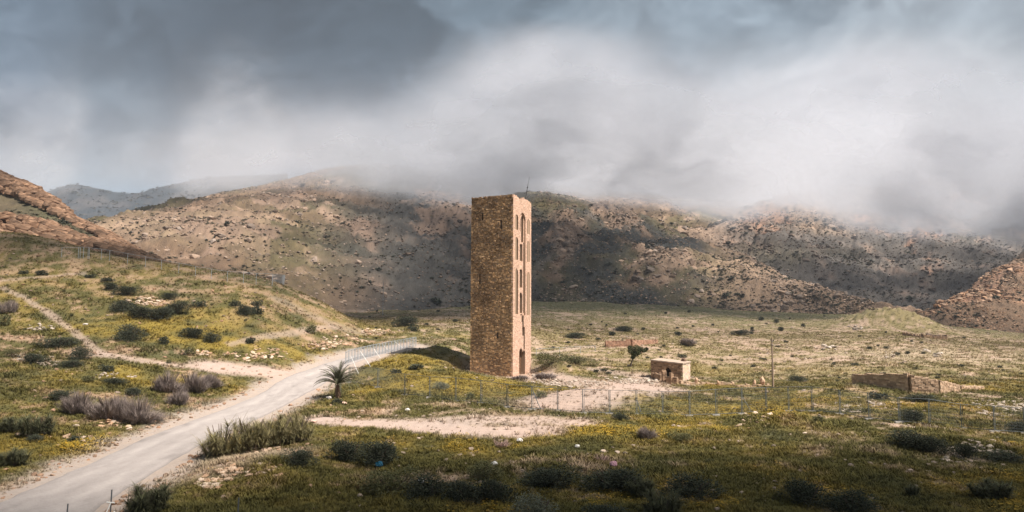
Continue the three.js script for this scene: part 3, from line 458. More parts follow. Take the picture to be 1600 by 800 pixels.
{
  const turn = -31 * Math.PI / 180, c = W(1067, 596), lx = 2.15, lz = 1.75, o = V(c.x - (Math.cos(turn) * lx + Math.sin(turn) * lz), c.y - 0.1, c.z - (-Math.sin(turn) * lx + Math.cos(turn) * lz));
  const t = thing('stone_hut', 'small flat-roofed stone hut with a dark arched doorway, right of the tower', 'hut', o, turn), w = newWall(), q = (u, v, r) => mix3([0.68, 0.55, 0.44], [0.58, 0.45, 0.34], r()).map((x) => x * (0.9 + 0.2 * r()));
  face(w, faceM(lx, 0, Math.PI / 2), { len: 2 * lz, high: 2.3, T: 0.5, tint: q, seed: 31, rough: 0.015 });  // sunlit side: stones coloured paler, the light put into their tint
  face(w, faceM(0, lz, 0), { len: 2 * lx, high: 3, T: 0.5, tint: BROWN, seed: 32, inset: 0.06, top: (u) => 2.44 - 0.07 * u, features: [{ u0: -0.25, u1: 0.6, v0: 0, v1: 1.75, arch: true, depth: 0.6 }] });
  face(w, faceM(-lx, 0, -Math.PI / 2), { len: 2 * lz, high: 2.58, T: 0.5, tint: BROWN, seed: 33 });
  face(w, faceM(0, -lz, Math.PI), { len: 2 * lx, high: 3, T: 0.5, tint: BROWN, seed: 34, inset: 0.06, top: (u) => 2.44 + 0.07 * u });
  finishWall(w, t, [0.3, 0.22, 0.15]);
  const rf = new THREE.BoxGeometry(4.4, 0.16, 3.85, 12, 1, 10), p = rf.attributes.position; for (let i = 0; i < p.count; i++) p.setXYZ(i, p.getX(i) + 0.06 * noise(p.getZ(i) * 2, 3, p.getX(i)), p.getY(i) + 0.05 * noise(p.getX(i) * 2, p.getZ(i) * 2), p.getZ(i) + 0.06 * noise(p.getX(i) * 2, 7)); rf.rotateZ(-0.07); rf.translate(0.05, 2.55, 0); rf.computeVertexNormals();
  part('roof', rf, std([0.42, 0.33, 0.26]), t);
  const ch = rockGeo(77, 1, 1); ch.scale(0.7, 0.7, 0.6); ch.translate(1.5, 2.7, -0.9); part('chimney', ch, std([0.16, 0.1, 0.07]), t);
}
wallThing('stone_wall', 'low brown stone wall with a pale end in front of the hut doorway', 'wall', [[W(1021, 592), W(1034, 596), 0.8, 1.0, 0.45], [W(1037, 598), W(1039, 598.5), 1.6, 1.5, 0.5], [W(1042, 599), W(1059, 601), 1.0, 0.85, 0.45], [W(1048, 600), W(1051, 600.5), 1.4, 1.3, 0.5]], BROWN, [0.28, 0.2, 0.14], 101, 0.25);
wallThing('stone_wall', 'long low line of tumbled wall remains running right from the hut to the pole', 'wall', [[W(1062, 600), W(1100, 601), 0.6, 0.4, 0.6], [W(1103, 601), W(1146, 603), 0.35, 0.7, 0.6], [W(1150, 604), W(1203, 604), 0.5, 0.35, 0.6]], TAWNY, [0.3, 0.22, 0.15], 131, 0.6);
wallThing('stone_wall', 'reddish dry stone terrace wall on the slope behind the small tree', 'wall', [[W(946, 542), W(985, 541), 1.5, 1.5, 0.8], [W(986, 541), W(1026, 537), 1.5, 1.0, 0.8]], RED, [0.26, 0.15, 0.1], 161, 0.5, 0.3);
wallThing('ruined_building', 'roofless ruin of tan stone walls at the right edge of the valley', 'ruin', [[W(1421, 613), W(1333, 600), 2.1, 1.15, 0.6], [W(1423, 614), W(1465, 617), 2.0, 1.6, 0.6], [W(1466, 613), W(1497, 611), 1.35, 0.7, 0.5], [W(1499, 609), W(1535, 608), 0.5, 0.3, 0.5]], TAWNY, [0.3, 0.21, 0.14], 191, 0.15);
wallThing('stone_wall', 'tumbled dark stone bank on the sunlit slope above the ruin', 'wall', [[W(1412, 524), W(1440, 527), 1.2, 0.9, 1.2], [W(1441, 527), W(1478, 530), 1, 1.4, 1.4]], BROWN, [0.24, 0.18, 0.14], 231, 1.0, 0.35);
for (const [px, py, h, lab] of [[1088, 601, 1.0, 'single upright stone right of the hut'], [1122, 602, 0.75, 'squat tan stone block midway along the tumbled wall'], [1179, 604, 1.1, 'left of two upright stones by the wooden pole'], [1192, 604, 1.45, 'right and taller of two upright stones by the wooden pole']]) {
  const m = shade(new THREE.Mesh(ROCKS[Math.round(px) % 4], std([0.5, 0.33, 0.22], { flatShading: true }))); m.name = numbered('standing_stone'); m.position.copy(W(px, py)); m.position.y += h * 0.42; m.scale.set(h * 0.5, h * 1.25, h * 0.45); m.rotation.y = px; scene.add(m); tag(m, lab, 'stone');
}

// ------------------------------------------------------------------ fences
const PALESTEEL = std([0.3, 0.335, 0.36], { roughness: 0.6 }), DARKSTEEL = std([0.13, 0.15, 0.155], { roughness: 0.75, metalness: 0.2 }), WHITEPAINT = std([0.75, 0.75, 0.72], { roughness: 0.6 }), FOOT = std([0.4, 0.38, 0.35]);
const plain = (b) => { const g = b.geo(); g.deleteAttribute('color'); return g; };
function fence(label, posts, o) {                                             // posts: [picture x, base y, top y]
  const pts = posts.map(([px, b, t]) => { const p = W(px, b), q = at(px, t, -p.z); return [p, Math.max(0.6, q.y - p.y)]; }), O = pts[0][0], T = thing('wire_fence', label, 'fence', O.clone()), STEEL = o.bright ? PALESTEEL : DARKSTEEL, rel = (p, h) => p.clone().sub(O).add(V(0, h, 0)), r = rngOf(posts.length * 7 + 1), R = o.r ?? 0.036;
  pts.forEach(([p, h], i) => {
    const b = new MB(), lean = V((r() - 0.5) * 0.05, 0, (r() - 0.5) * 0.05); b.bar(rel(p, -0.2), rel(p, h).add(lean), R, R, [1, 1, 1], 6); part('post', plain(b), STEEL, T);
    if (o.feet) { const f = new THREE.BoxGeometry(0.62, 0.14, 0.24); f.rotateY(0.2 * (r() - 0.5)); f.translate(...rel(p, 0.06).toArray()); part('foot', f, FOOT, T); }
    if (!i) return;
    const [p0, h0] = pts[i - 1], RR = R * 0.55, h1 = Math.min(h0, h), step = o.frames, a = rel(p0, 0), c = rel(p, 0), up = (u, k) => a.clone().lerp(c, u).add(V(0, k, 0));
    const ya = step ? (p0.y + h0 - O.y) : null, lo = 0.18;
    const tb = new MB(); tb.bar(up(0, h0 - 0.02), up(1, h - 0.02), RR, RR, [1, 1, 1], 5); part('rail', plain(tb), STEEL, T);
    if (o.frames) { const bb = new MB(); bb.bar(up(0, lo), up(1, lo), RR, RR, [1, 1, 1], 5); part('rail', plain(bb), STEEL, T); const sb = new MB(); sb.bar(up(0.05, lo), up(0.05, h0 * 0.99), RR, RR, [1, 1, 1], 5); part('rail', plain(sb), STEEL, T); }
    const wm = new MB(), len = a.distanceTo(c), nv = Math.round(len / (o.mesh ?? 0.1)), w = o.wire ?? 0.0035;
    for (let k = 1; k < nv; k++) { const u = k / nv; wm.bar(up(u, 0.1), up(u, lerp(h0, h, u) - 0.03), w, w, [1, 1, 1], 3); }
    for (let k = 0.15; k < h1 - 0.05; k += (o.mesh ?? 0.1) * 2) wm.bar(up(0, k), up(1, k), w, w, [1, 1, 1], 3);
    part('wire_mesh', plain(wm), STEEL, T).userData.kind = 'stuff'; void ya;
  });
  for (const [x0, y0, x1, y1] of o.braces ?? []) { const p = W(x1, y1), q = at(x0, y0, -p.z + (o.braceBack ?? 0.4)), b = new MB(); b.bar(p.clone().sub(O), q.sub(O), 0.035, 0.035, [1, 1, 1], 5); part('brace', plain(b), o.braceWhite ? WHITEPAINT : STEEL, T); }
  return T;
}
fence('long galvanised mesh fence on block feet crossing the meadow below the tower', [[545, 598, 573], [590, 606, 575], [632, 618, 584], [671, 622, 588], [711, 628, 590], [751, 631, 594], [792, 637, 600], [831, 641, 603], [871, 643, 606], [911, 647, 608], [952, 648, 609], [994, 649, 610], [1035, 650, 611], [1077, 651, 611], [1119, 650, 608], [1159, 648, 606], [1197, 644, 605], [1232, 644, 604], [1269, 644, 604], [1312, 648, 609], [1358, 656, 613], [1405, 661, 621], [1452, 666, 623], [1503, 671, 631], [1554, 676, 634], [1602, 679, 637], [1660, 684, 642]], { feet: true, frames: true, mesh: 0.11, wire: 0.0045, braces: [[833, 612, 845, 640], [995, 625, 1003, 648], [1160, 620, 1174, 644]] });
{
  const a = []; for (let i = 0; i < 24; i++) { const t = i / 23, px = 540 + 110 * t; a.push([px, lerp(570, 541.5, Math.pow(t, 0.85)), lerp(549, 526.5, Math.pow(t, 0.8))]); }
  fence('bright chain link fence with white braces along the road beside the tower mound', a, { r: 0.05, mesh: 0.11, wire: 0.009, bright: true, braceWhite: true, braces: [[563, 549, 579, 573], [584, 545, 594, 559], [600, 540, 607, 548], [616, 533, 631, 545], [548, 556, 560, 584]] });
}
fence('pale wire fence with close posts on the left hillside below the cliff', [[96, 402, 387], [122, 404, 386], [125, 404, 386], [130, 404, 386], [137, 404, 386], [139, 405, 387], [158, 406, 389], [171, 408, 391], [199, 412, 396], [227, 417, 401], [252, 422, 406], [279, 427, 411], [305, 432, 416], [330, 436, 420], [355, 440, 424], [380, 443, 425], [400, 445, 427], [425, 447, 428], [453, 449, 430]], { r: 0.045, mesh: 0.4, wire: 0.004, bright: true });
fence('short run of pale rail fence behind the tower on the right', [[838, 556, 545], [874, 556, 543], [907, 552, 541], [930, 549, 540]], { r: 0.045, mesh: 0.5, wire: 0.006, bright: true });
for (const [px, b, top, lab, brace] of [[172, 806, 765, 'dark fence post with a pale crosspiece and brace at the road edge', true], [104, 812, 787, 'short dark post in front of the road at the bottom left'], [371, 814, 778, 'thin grey post in the dark grass at the bottom edge']]) {
  const p = W(px, b), q = at(px, top, -p.z), h = q.y - p.y, t = thing('fence_post', lab, 'post', p), m = new MB(); m.bar(V(0, -0.2, 0), V(0.02, h, 0), 0.035, 0.03, [1, 1, 1], 6); part('post', plain(m), std([0.1, 0.11, 0.12], { roughness: 0.6 }), t);
  if (brace) { const c = new MB(); c.bar(V(-0.16, h * 0.52, 0.02), V(0.18, h * 0.5, 0.02), 0.035, 0.03, [1, 1, 1], 5); part('crosspiece', plain(c), WHITEPAINT, t); const d = new MB(); d.bar(V(0.02, h * 0.5, 0.03), V(-0.12, 0, 0.2), 0.028, 0.028, [1, 1, 1], 5); part('brace', plain(d), WHITEPAINT, t); const e = new MB(); e.bar(V(0.2, h * 0.2, 0.1), V(0.42, 0, 0.15), 0.028, 0.028, [1, 1, 1], 5); part('brace', plain(e), WHITEPAINT, t); }
}
for (const [px, b, top, lab, k] of [[1208, 606, 528, 'slender wooden utility pole standing right of the tumbled wall', [0.3, 0.22, 0.16]], [598, 492, 440, 'thin grey pole against the dark mountain left of the tower', [0.3, 0.3, 0.3]]]) {
  const p = W(px, b), h = at(px, top, -p.z).y - p.y, t = thing('utility_pole', lab, 'pole', p), m = new MB(); m.bar(V(0, -0.3, 0), V(0.05, h, 0), 0.13, 0.085, [1, 1, 1], 8); part('pole', plain(m), std(k), t);
  const c = new MB(); for (let i = 0; i < 2; i++) c.bar(V(-0.02, h * (0.93 - 0.07 * i), 0.1), V(0.13, h * (0.93 - 0.07 * i), 0.12), 0.04, 0.04, [1, 1, 1], 5); part('bracket', plain(c), std([0.2, 0.2, 0.2]), t);
}

// ------------------------------------------------------------------ shrubs
function dryBall(seed, n) { const r = rngOf(seed), b = new MB(), L = [...Array(8)].map((_, i) => { const a = i * 2.4 + r(), o = 0.3 * Math.sqrt(i / 8); return [V(Math.cos(a) * o, 0, Math.sin(a) * o), 0.14 + 0.14 * r(), 0.35 + 0.6 * r() * (1 - o)]; });
  for (let i = 0; i < n; i++) { const [c, w, h] = L[Math.floor(r() * 8)], t = r() * 6.283, out = Math.pow(r(), 0.6), o = c.clone().multiplyScalar(0.6 + 0.4 * r()), tip = c.clone().add(V(Math.cos(t) * w * out * 1.3, h * (0.35 + 0.65 * Math.sqrt(1 - out * out * 0.8)) * (0.6 + 0.5 * r()), Math.sin(t) * w * out * 1.3)), mid = o.clone().lerp(tip, 0.5).add(V((r() - 0.5) * 0.14, (r() - 0.3) * 0.08, (r() - 0.5) * 0.14)), e = V(Math.sin(t), 0.2, -Math.cos(t)).multiplyScalar(0.0045), q = 0.45 + 1.1 * r(), k = [q, q * 0.96, q * (0.88 + 0.15 * r())];
  b.quad(o.clone().sub(e), o.clone().add(e), mid.clone().add(e), mid.clone().sub(e), k); b.tri(mid.clone().sub(e), mid.clone().add(e), tip, k); for (let j = 0; j < 3; j++) b.tri(mid.clone().sub(e), mid.clone().add(e), tip.clone().add(V((r() - 0.5) * 0.24, (r() - 0.5) * 0.2, (r() - 0.5) * 0.24)), k); } return b.geo(); }
function broomBall(seed, n) { const r = rngOf(seed), b = new MB(), st = [...Array(13)].map((_, i) => { const a = i * 2.4, o = 0.42 * Math.sqrt((i + 0.5) / 13); return [V(Math.cos(a) * o * 0.55, 0, Math.sin(a) * o * 0.55), V(Math.cos(a) * o + (r() - 0.5) * 0.1, 0.4 + 0.4 * r() - o * 0.3, Math.sin(a) * o + (r() - 0.5) * 0.1)]; });
  for (const [a, c] of st) b.bar(a, c, 0.012, 0.006, [0.7, 0.55, 0.6], 3);
  for (let i = 0; i < n; i++) { const [a, c] = st[Math.floor(r() * 13)], o = a.clone().lerp(c, 0.35 + 0.65 * r()), t = r() * 6.283, l = 0.12 + 0.26 * r() * r(), up = 0.15 + 1.05 * r(), m = o.clone().add(V(Math.cos(t) * l * 0.4, l * 0.55 * up, Math.sin(t) * l * 0.4)), tip = m.clone().add(V(Math.cos(t) * l * 0.5, l * (up - 0.55), Math.sin(t) * l * 0.5)), e = V(Math.sin(t), 0, -Math.cos(t)).multiplyScalar(0.0042), q = 0.55 + 0.9 * r(), k = [q, q * (0.93 + 0.1 * r()), q * 0.9];
  b.quad(o.clone().sub(e), o.clone().add(e), m.clone().add(e), m.clone().sub(e), k); b.tri(m.clone().sub(e), m.clone().add(e), tip, k); } return b.geo(); }
function stemGeo(seed, n, spread) { const r = rngOf(seed), b = new MB(); for (let i = 0; i < n; i++) { const t = r() * 6.283, m = V(Math.cos(t) * spread * 0.4, 0.3, Math.sin(t) * spread * 0.4), e = V(Math.cos(t) * spread, 0.55 + 0.2 * r(), Math.sin(t) * spread); b.bar(V(0, -0.05, 0), m, 0.022, 0.015, [1, 1, 1]); b.bar(m, e, 0.015, 0.005, [1, 1, 1]); } return plain(b); }
const KINDS = {
  dark: { near: [1, 2, 3].map((s) => leafBall(s + 300, 5200, 0.038, 0.55, 9)), far: [1, 2].map((s) => leafBall(s + 320, 700, 0.1, 0.55, 6)), mat: vcol({ color: new THREE.Color().setRGB(0.048, 0.056, 0.034) }) },
  dry: { near: [1, 2].map((s) => dryBall(s + 340, 820)), far: [dryBall(360, 170)], mat: vcol({ color: new THREE.Color().setRGB(0.22, 0.187, 0.168) }) },
  pink: { near: [dryBall(343, 260)], far: [dryBall(361, 150)], mat: vcol({ color: new THREE.Color().setRGB(0.5, 0.37, 0.32) }) },
  broom: { near: [1, 2].map((s) => broomBall(s + 380, 2000)), far: [broomBall(390, 700)], mat: vcol({ color: new THREE.Color().setRGB(0.19, 0.17, 0.085) }) },
  murky: { near: [broomBall(385, 3600), broomBall(386, 3600)], far: [broomBall(391, 900)], mat: vcol({ color: new THREE.Color().setRGB(0.085, 0.09, 0.048) }) },
  sage: { near: [leafBall(331, 4200, 0.035, 0.6, 8)], far: [leafBall(332, 600, 0.09, 0.6, 6)], mat: vcol({ color: new THREE.Color().setRGB(0.15, 0.16, 0.11) }) },
  olive: { near: [leafBall(335, 4200, 0.035, 0.6, 8)], far: [leafBall(336, 600, 0.09, 0.6, 6)], mat: vcol({ color: new THREE.Color().setRGB(0.11, 0.11, 0.045) }) },
};
const STEMS = stemGeo(9, 8, 0.28), BARK = std([0.12, 0.09, 0.07]), shrubR = rngOf(777), protos = {};
function shrub(px, py, w, h, kind, label, group, category = 'shrub') {
  const p = W(px, py), m = perPx(p), K = KINDS[kind], near = w > 24, set = near ? K.near : K.far, v = Math.floor(shrubR() * set.length), key = kind + near + v;
  let t;
  if (protos[key]) { t = protos[key].clone(); t.name = numbered('shrub'); } else { t = new THREE.Group(); t.name = numbered('shrub'); part('foliage', set[v], K.mat, t); if (near) part('stem', STEMS, BARK, t); protos[key] = t; }
  t.position.copy(p); t.position.y -= 0.06 * h * m; if (kind === 'broom') h *= 1.2; if (kind === 'dry' && w > 24) { h *= 1.2; w *= 1.1; }
  t.scale.set(w * m * (0.95 + 0.15 * shrubR()), h * m * (0.9 + 0.2 * shrubR()), w * m * (0.7 + 0.3 * shrubR())); t.rotation.set(0, shrubR() * 6.28, 0); t.userData = {}; tag(t, label, category, group); scene.add(t);
}
for (const a of [
  [38, 428, 13, 8, 'dark', 'tiny dark shrub left of its pair on the upper left hillside'], [65, 430, 20, 9, 'dark', 'small round dark shrub near the hillside fence at upper left'], [141, 434, 14, 8, 'dark', 'small grey-green shrub on stony ground below the close fence posts'], [170, 440, 18, 9, 'dark', 'upper of two stacked dark shrubs on the left hillside'], [172, 452, 30, 13, 'dark', 'lower and wider of two stacked dark shrubs on the left hillside'],
  [200, 461, 36, 16, 'dark', 'dark shrub sitting on top of the orange rubble on the left hillside'], [192, 486, 34, 20, 'dark', 'dark shrub at the left end of the curved thicket round the rubble'], [222, 494, 50, 20, 'dark', 'long dark shrub at the foot of the rubble in the curved thicket'], [252, 497, 44, 20, 'dark', 'dark shrub in the middle of the curved thicket under the rubble'], [278, 491, 34, 22, 'dark', 'dark shrub at the right end of the curved thicket'], [264, 468, 26, 12, 'dark', 'dark shrub at the upper right of the orange rubble'],
  [313, 480, 22, 13, 'dark', 'small round dark shrub right of the curved thicket'], [366, 478, 16, 12, 'dark', 'small dark shrub left of the pair at the ridge edge'], [384, 491, 30, 18, 'dark', 'larger dark shrub of the pair near the ridge edge'], [404, 490, 18, 14, 'dark', 'dark shrub touching the larger one near the ridge edge'], [402, 478, 16, 10, 'dark', 'dark shrub just above the pair near the ridge edge'],
  [205, 532, 40, 28, 'dark', 'big round dark shrub alone in the yellow left meadow'], [256, 538, 18, 14, 'dark', 'small dark shrub right of the big round one in the left meadow'], [304, 527, 36, 18, 'dark', 'left half of the wide shrub cluster in the left meadow'], [333, 534, 28, 16, 'dark', 'right half of the wide shrub cluster in the left meadow'], [391, 536, 18, 9, 'dark', 'low dark shrub beside the faint path in the left meadow'], [486, 520, 18, 13, 'olive', 'small olive shrub on the slope above the side track'], [296, 555, 20, 13, 'olive', 'olive shrub beside the stony edge above the side track'],
  [12, 489, 34, 26, 'dry', 'grey shrub cut by the left edge of the picture'], [7, 508, 22, 18, 'olive', 'olive shrub below the grey one at the left edge'], [92, 543, 48, 20, 'dark', 'broad dark-green shrub left of the footpath'], [127, 561, 28, 26, 'dark', 'upright dark-green shrub close beside the footpath'], [18, 558, 26, 14, 'olive', 'olive shrub among pale stones near the left edge'], [52, 566, 36, 18, 'dark', 'dark shrub among pale stones left of the footpath'], [110, 573, 30, 13, 'dark', 'low dark shrub below the footpath bend'], [166, 580, 20, 13, 'dark', 'small dark shrub right of pale stones by the side track'], [138, 597, 22, 13, 'olive', 'small olive shrub in the yellow flowers left of the road'], [179, 600, 36, 12, 'dark', 'flat dark shrub in the yellow flowers left of the road'],
  [262, 612, 56, 36, 'dry', 'left of three grey twiggy bushes by the side track'], [300, 613, 70, 40, 'dry', 'middle and tallest of three grey twiggy bushes by the side track'], [330, 606, 40, 28, 'dry', 'right of three grey twiggy bushes by the side track'], [278, 633, 40, 28, 'dry', 'round grey dry bush beside the road'], [100, 626, 40, 20, 'dark', 'dark shrub behind the grey thicket left of the road'], [207, 618, 26, 16, 'dark', 'small dark shrub behind the middle of the grey thicket'], [125, 645, 66, 36, 'dry', 'left part of the broad grey thicket beside the road'], [172, 655, 76, 46, 'dry', 'middle part of the broad grey thicket beside the road'], [217, 660, 74, 46, 'dry', 'right part of the broad grey thicket beside the road'],
  [58, 684, 62, 44, 'murky', 'dark feathery shrub left of the stones beside the road'], [14, 676, 44, 30, 'murky', 'dark feathery shrub at the left edge above the road'], [22, 728, 52, 38, 'murky', 'lowest dark shrub left of the road'], [56, 690, 26, 12, 'dark', 'low dark plant under the feathery shrub left of the road'], [113, 690, 22, 12, 'dark', 'small dark plant among stones at the road verge'],
  [345, 714, 84, 56, 'broom', 'left bush of the tall feathery broom row on the road edge'], [392, 704, 84, 66, 'broom', 'second bush of the tall feathery broom row on the road edge'], [432, 697, 80, 60, 'broom', 'third bush of the tall feathery broom row on the road edge'], [466, 690, 64, 46, 'broom', 'right bush of the tall feathery broom row on the road edge'],
  [463, 727, 46, 30, 'dark', 'round dark shrub right of the orange rubble heap'], [228, 806, 78, 60, 'murky', 'dark feathery shrub at the bottom edge right of the road'], [546, 722, 62, 38, 'dark', 'left part of the wide dark shrub with the blue bag'], [590, 728, 66, 42, 'dark', 'right part of the wide dark shrub with the blue bag'], [615, 772, 84, 42, 'olive', 'greyish green shrub left of the white bag in the dark grass'], [672, 782, 66, 46, 'dark', 'dark shrub with the white bag on it'], [725, 786, 70, 46, 'dark', 'dark shrub behind the row of stones at the bottom'], [772, 784, 66, 40, 'dark', 'dark shrub at the right end of the row of stones'], [760, 748, 56, 26, 'olive', 'low dull shrub with a white scrap on top'],
  [858, 760, 86, 34, 'dark', 'wide flat dark shrub in the lower middle'], [956, 766, 88, 38, 'dark', 'wide dark shrub with the pink bag on it'], [1003, 776, 58, 38, 'murky', 'dim feathery shrub right of the pink bag shrub'], [1085, 780, 84, 40, 'dark', 'dark shrub at the bottom right of centre'], [1034, 812, 70, 58, 'murky', 'tall dim shrub at the bottom edge near the centre'], [945, 812, 72, 30, 'dark', 'dark shrub cut by the bottom edge near the centre'], [838, 812, 80, 46, 'sage', 'pale grey-green shrub at the bottom edge'],
  [1262, 788, 66, 44, 'dark', 'round dark shrub at the bottom right'], [1332, 802, 74, 38, 'dark', 'broad dark shrub cut by the bottom edge at right'], [1425, 776, 28, 22, 'murky', 'small dim shrub in the right foreground meadow'], [1552, 782, 78, 44, 'murky', 'dim feathery shrub in the bottom right corner'], [1420, 700, 56, 30, 'dark', 'left part of the dark thicket beside the right rubble heap'], [1455, 706, 48, 28, 'dark', 'right part of the dark thicket beside the right rubble heap'], [1512, 718, 38, 28, 'dark', 'dark shrub in front of the right rubble heap'], [1575, 722, 60, 16, 'dark', 'low dark shrub at the right edge below the rubble'],
  [1424, 660, 40, 24, 'dark', 'round dark shrub right behind the mesh fence'], [1440, 628, 44, 13, 'dark', 'flat dark shrub in front of the ruin'], [1371, 624, 24, 14, 'dark', 'small dark shrub left of the ruin corner behind the fence'], [969, 656, 28, 13, 'dark', 'low dark shrub just before the mesh fence'], [1011, 688, 36, 24, 'dry', 'grey dry bush in the middle meadow'], [1064, 690, 30, 16, 'olive', 'low olive plant right of the grey dry bush'], [784, 699, 34, 18, 'pink', 'pinkish dry bush at the front of the pale clearing'], [941, 722, 36, 18, 'pink', 'pinkish low bush behind the pink bag'], [1590, 676, 34, 20, 'dark', 'dark shrub at the right edge behind the fence'], [1278, 662, 20, 14, 'olive', 'small olive shrub on the right below the fence'],
  [852, 592, 46, 11, 'dry', 'pale grey scrub at the foot of the tower doorway'], [812, 594, 34, 10, 'dry', 'pale grey scrub in front of the tower corner'], [752, 583, 18, 10, 'sage', 'small pale shrub against the brown tower face'], [900, 571, 60, 17, 'olive', 'grassy olive bush right of the tower'], [860, 570, 44, 22, 'olive', 'tall olive bush touching the right side of the tower'], [650, 577, 24, 9, 'dark', 'dark shrub in the hollow left of the tower shadow'], [618, 583, 16, 9, 'dark', 'small dark shrub behind the fence left of the tower'], [690, 608, 26, 12, 'sage', 'pale green shrub just behind the mesh fence'], [735, 623, 18, 10, 'olive', 'small olive shrub behind the mesh fence panels'], [846, 621, 22, 9, 'olive', 'olive shrub behind the fence near the spoil slope'], [1248, 597, 26, 11, 'dark', 'grey-green shrub on the slope right of the wooden pole'], [527, 631, 18, 9, 'dark', 'small dark plant at the foot of the palm'],
  [632, 509, 44, 16, 'dark', 'long dark shrub patch at the mountain foot left of the tower'], [648, 518, 12, 11, 'dark', 'small upright dark shrub near the end of the roadside fence'], [1155, 523, 32, 9, 'dark', 'dark flat shrub alone on the green slope'], [975, 517, 28, 9, 'dark', 'dark flat shrub above the reddish terrace wall'], [1075, 540, 34, 14, 'dry', 'grey bush right of the reddish terrace wall'], [898, 528, 34, 10, 'dark', 'dark shrub patch on the slope right of the tower'],
]) shrub(...a);
{
  const field = (n, x0, x1, y0, y1, kind, w0, w1, label, group, seed) => { const r = rngOf(seed); for (let i = 0; i < n; i++) { const w = lerp(w0, w1, r() * r()), py = lerp(y0, y1, r()); shrub(lerp(x0, x1, r()), py, w * (0.6 + 0.5 * (py - y0) / (y1 - y0)), w * 0.5, kind, label, group); } };
  field(60, 838, 1300, 488, 585, 'dark', 5, 16, 'small dark shrub dotting the green slope behind the hut and tree', 'shrubs dotting the slope behind the hut', 61); field(34, 1300, 1598, 520, 600, 'dark', 6, 14, 'small dark shrub dotting the sunlit slope above the ruin', 'shrubs dotting the slope above the ruin', 62);
  field(26, 0, 500, 440, 570, 'olive', 6, 14, 'tiny olive shrub scattered over the left hillside', 'olive shrubs scattered over the left hillside', 63); field(22, 560, 735, 460, 530, 'dark', 5, 14, 'small dark shrub at the mountain foot left of the tower', 'shrubs at the mountain foot left of the tower', 64); field(24, 900, 1590, 660, 790, 'olive', 10, 22, 'low dull plant tufting the dark foreground meadow', 'plants tufting the foreground meadow', 65);
}

// ------------------------------------------------------------------ palm and tree
{
  const p = W(528, 622), m = perPx(p), t = thing('palm_tree', 'young date palm with a short trunk standing at the right road edge', 'palm', p), tr = new MB(), r = rngOf(5), H0 = 21 * m;
  for (let i = 0; i < 7; i++) { tr.bar(V(0, H0 * i / 7 - 0.1, 0), V(0, H0 * (i + 1) / 7 - 0.05, 0), 0.2, 0.27, [1, 1, 1], 9); for (let k = 0; k < 9; k++) { const a = k * 0.7 + i * 0.35, d = V(Math.cos(a), 0, Math.sin(a)), b = d.clone().multiplyScalar(0.2).setY(H0 * (i + 0.3) / 7); tr.bar(b, b.clone().addScaledVector(d, 0.14).add(V(0, 0.2, 0)), 0.05, 0.02, [1, 1, 1], 4); } }
  part('trunk', plain(tr), std([0.17, 0.11, 0.07]), t); const mat = vcol({ color: new THREE.Color().setRGB(0.075, 0.078, 0.042) });
  for (let k = 0; k < 46; k++) {
    const b = new MB(), a = k * 2.4, el = lerp(1.5, 0.3, Math.pow(k / 45, 0.9)) + 0.15 * (r() - 0.5), len = (33 + 8 * r()) * m, bend = 0.25 + 0.45 * r(), P = (s) => { const e = el - bend * s * s; return V(Math.cos(a) * Math.cos(e) * len * s, H0 + Math.sin(e) * len * s, Math.sin(a) * Math.cos(e) * len * s); };
    for (let i = 0; i < 8; i++) b.bar(P(i / 8), P((i + 1) / 8), 0.022 * (1 - i / 9), 0.022 * (1 - (i + 1) / 9), [1.2, 1.1, 0.8], 3);
    for (let i = 6; i < 68; i++) { const s = i / 68, o = P(s), d = P(s + 0.02).sub(o).normalize(), side = d.clone().cross(V(0, 1, 0)).normalize(), l = len * 0.2 * Math.sin(Math.PI * (0.15 + 0.8 * s)), q = 0.7 + 0.6 * r(); for (const g of [-1, 1]) { const tip = o.clone().addScaledVector(d, l * 0.75).addScaledVector(side, g * l * 0.55).add(V(0, l * 0.28, 0)); b.tri(o.clone().addScaledVector(d, -0.016), o.clone().addScaledVector(d, 0.016), tip, [q, q, q]); } }
    part('frond', b.geo(), mat, t);
  }
}
{
  const p = W(985, 573), m = perPx(p), t = thing('tree', 'small dark tree with a leaning trunk on the slope left of the hut', 'tree', p), tr = new MB(), r = rngOf(8), P = (x, y, z = 0) => V(x * m, y * m, z * m), fork = P(4, 12), cr = new MB();
  tr.bar(P(0, -2), P(1.5, 6), 0.16, 0.13, [1, 1, 1], 7); tr.bar(P(1.5, 6), fork, 0.13, 0.1, [1, 1, 1], 7);
  const blobs = [[2, 24, 0, 6.5], [9, 28, 2, 6.5], [16, 26, -2, 5.5], [22, 25, 1, 4], [6, 19, 1, 5.5], [4, 14, 0, 3.5], [12, 21, 0, 4.5], [0, 29, -2, 4], [26, 27, 0, 2.5]];
  for (const [x, y, z] of blobs) tr.bar(fork, P(x, y, z), 0.06, 0.02, [1, 1, 1], 5); part('trunk', plain(tr), std([0.08, 0.06, 0.045]), t);
  for (let i = 0; i < 3600; i++) { const [x, y, z, R] = blobs[Math.floor(r() * blobs.length)], a = r() * 6.283, c = r() * 2 - 1, s = Math.sqrt(1 - c * c), k = R * (0.35 + 0.7 * r()), o = P(x + Math.cos(a) * s * k, y + c * k * 0.8, z + Math.sin(a) * s * k), d = V(r() - 0.5, r() - 0.2, r() - 0.5).normalize(), e = V(r() - 0.5, r() - 0.5, r() - 0.5).cross(d).normalize(), w = 0.09 + 0.06 * r(), q = 0.6 + 0.8 * r(); cr.tri(o.clone().addScaledVector(e, -w * 0.5), o.clone().addScaledVector(e, w * 0.5), o.clone().addScaledVector(d, w * 1.5), [q, q, q * 0.9]); }
  part('crown', cr.geo(), vcol({ color: new THREE.Color().setRGB(0.062, 0.07, 0.03) }), t);
}

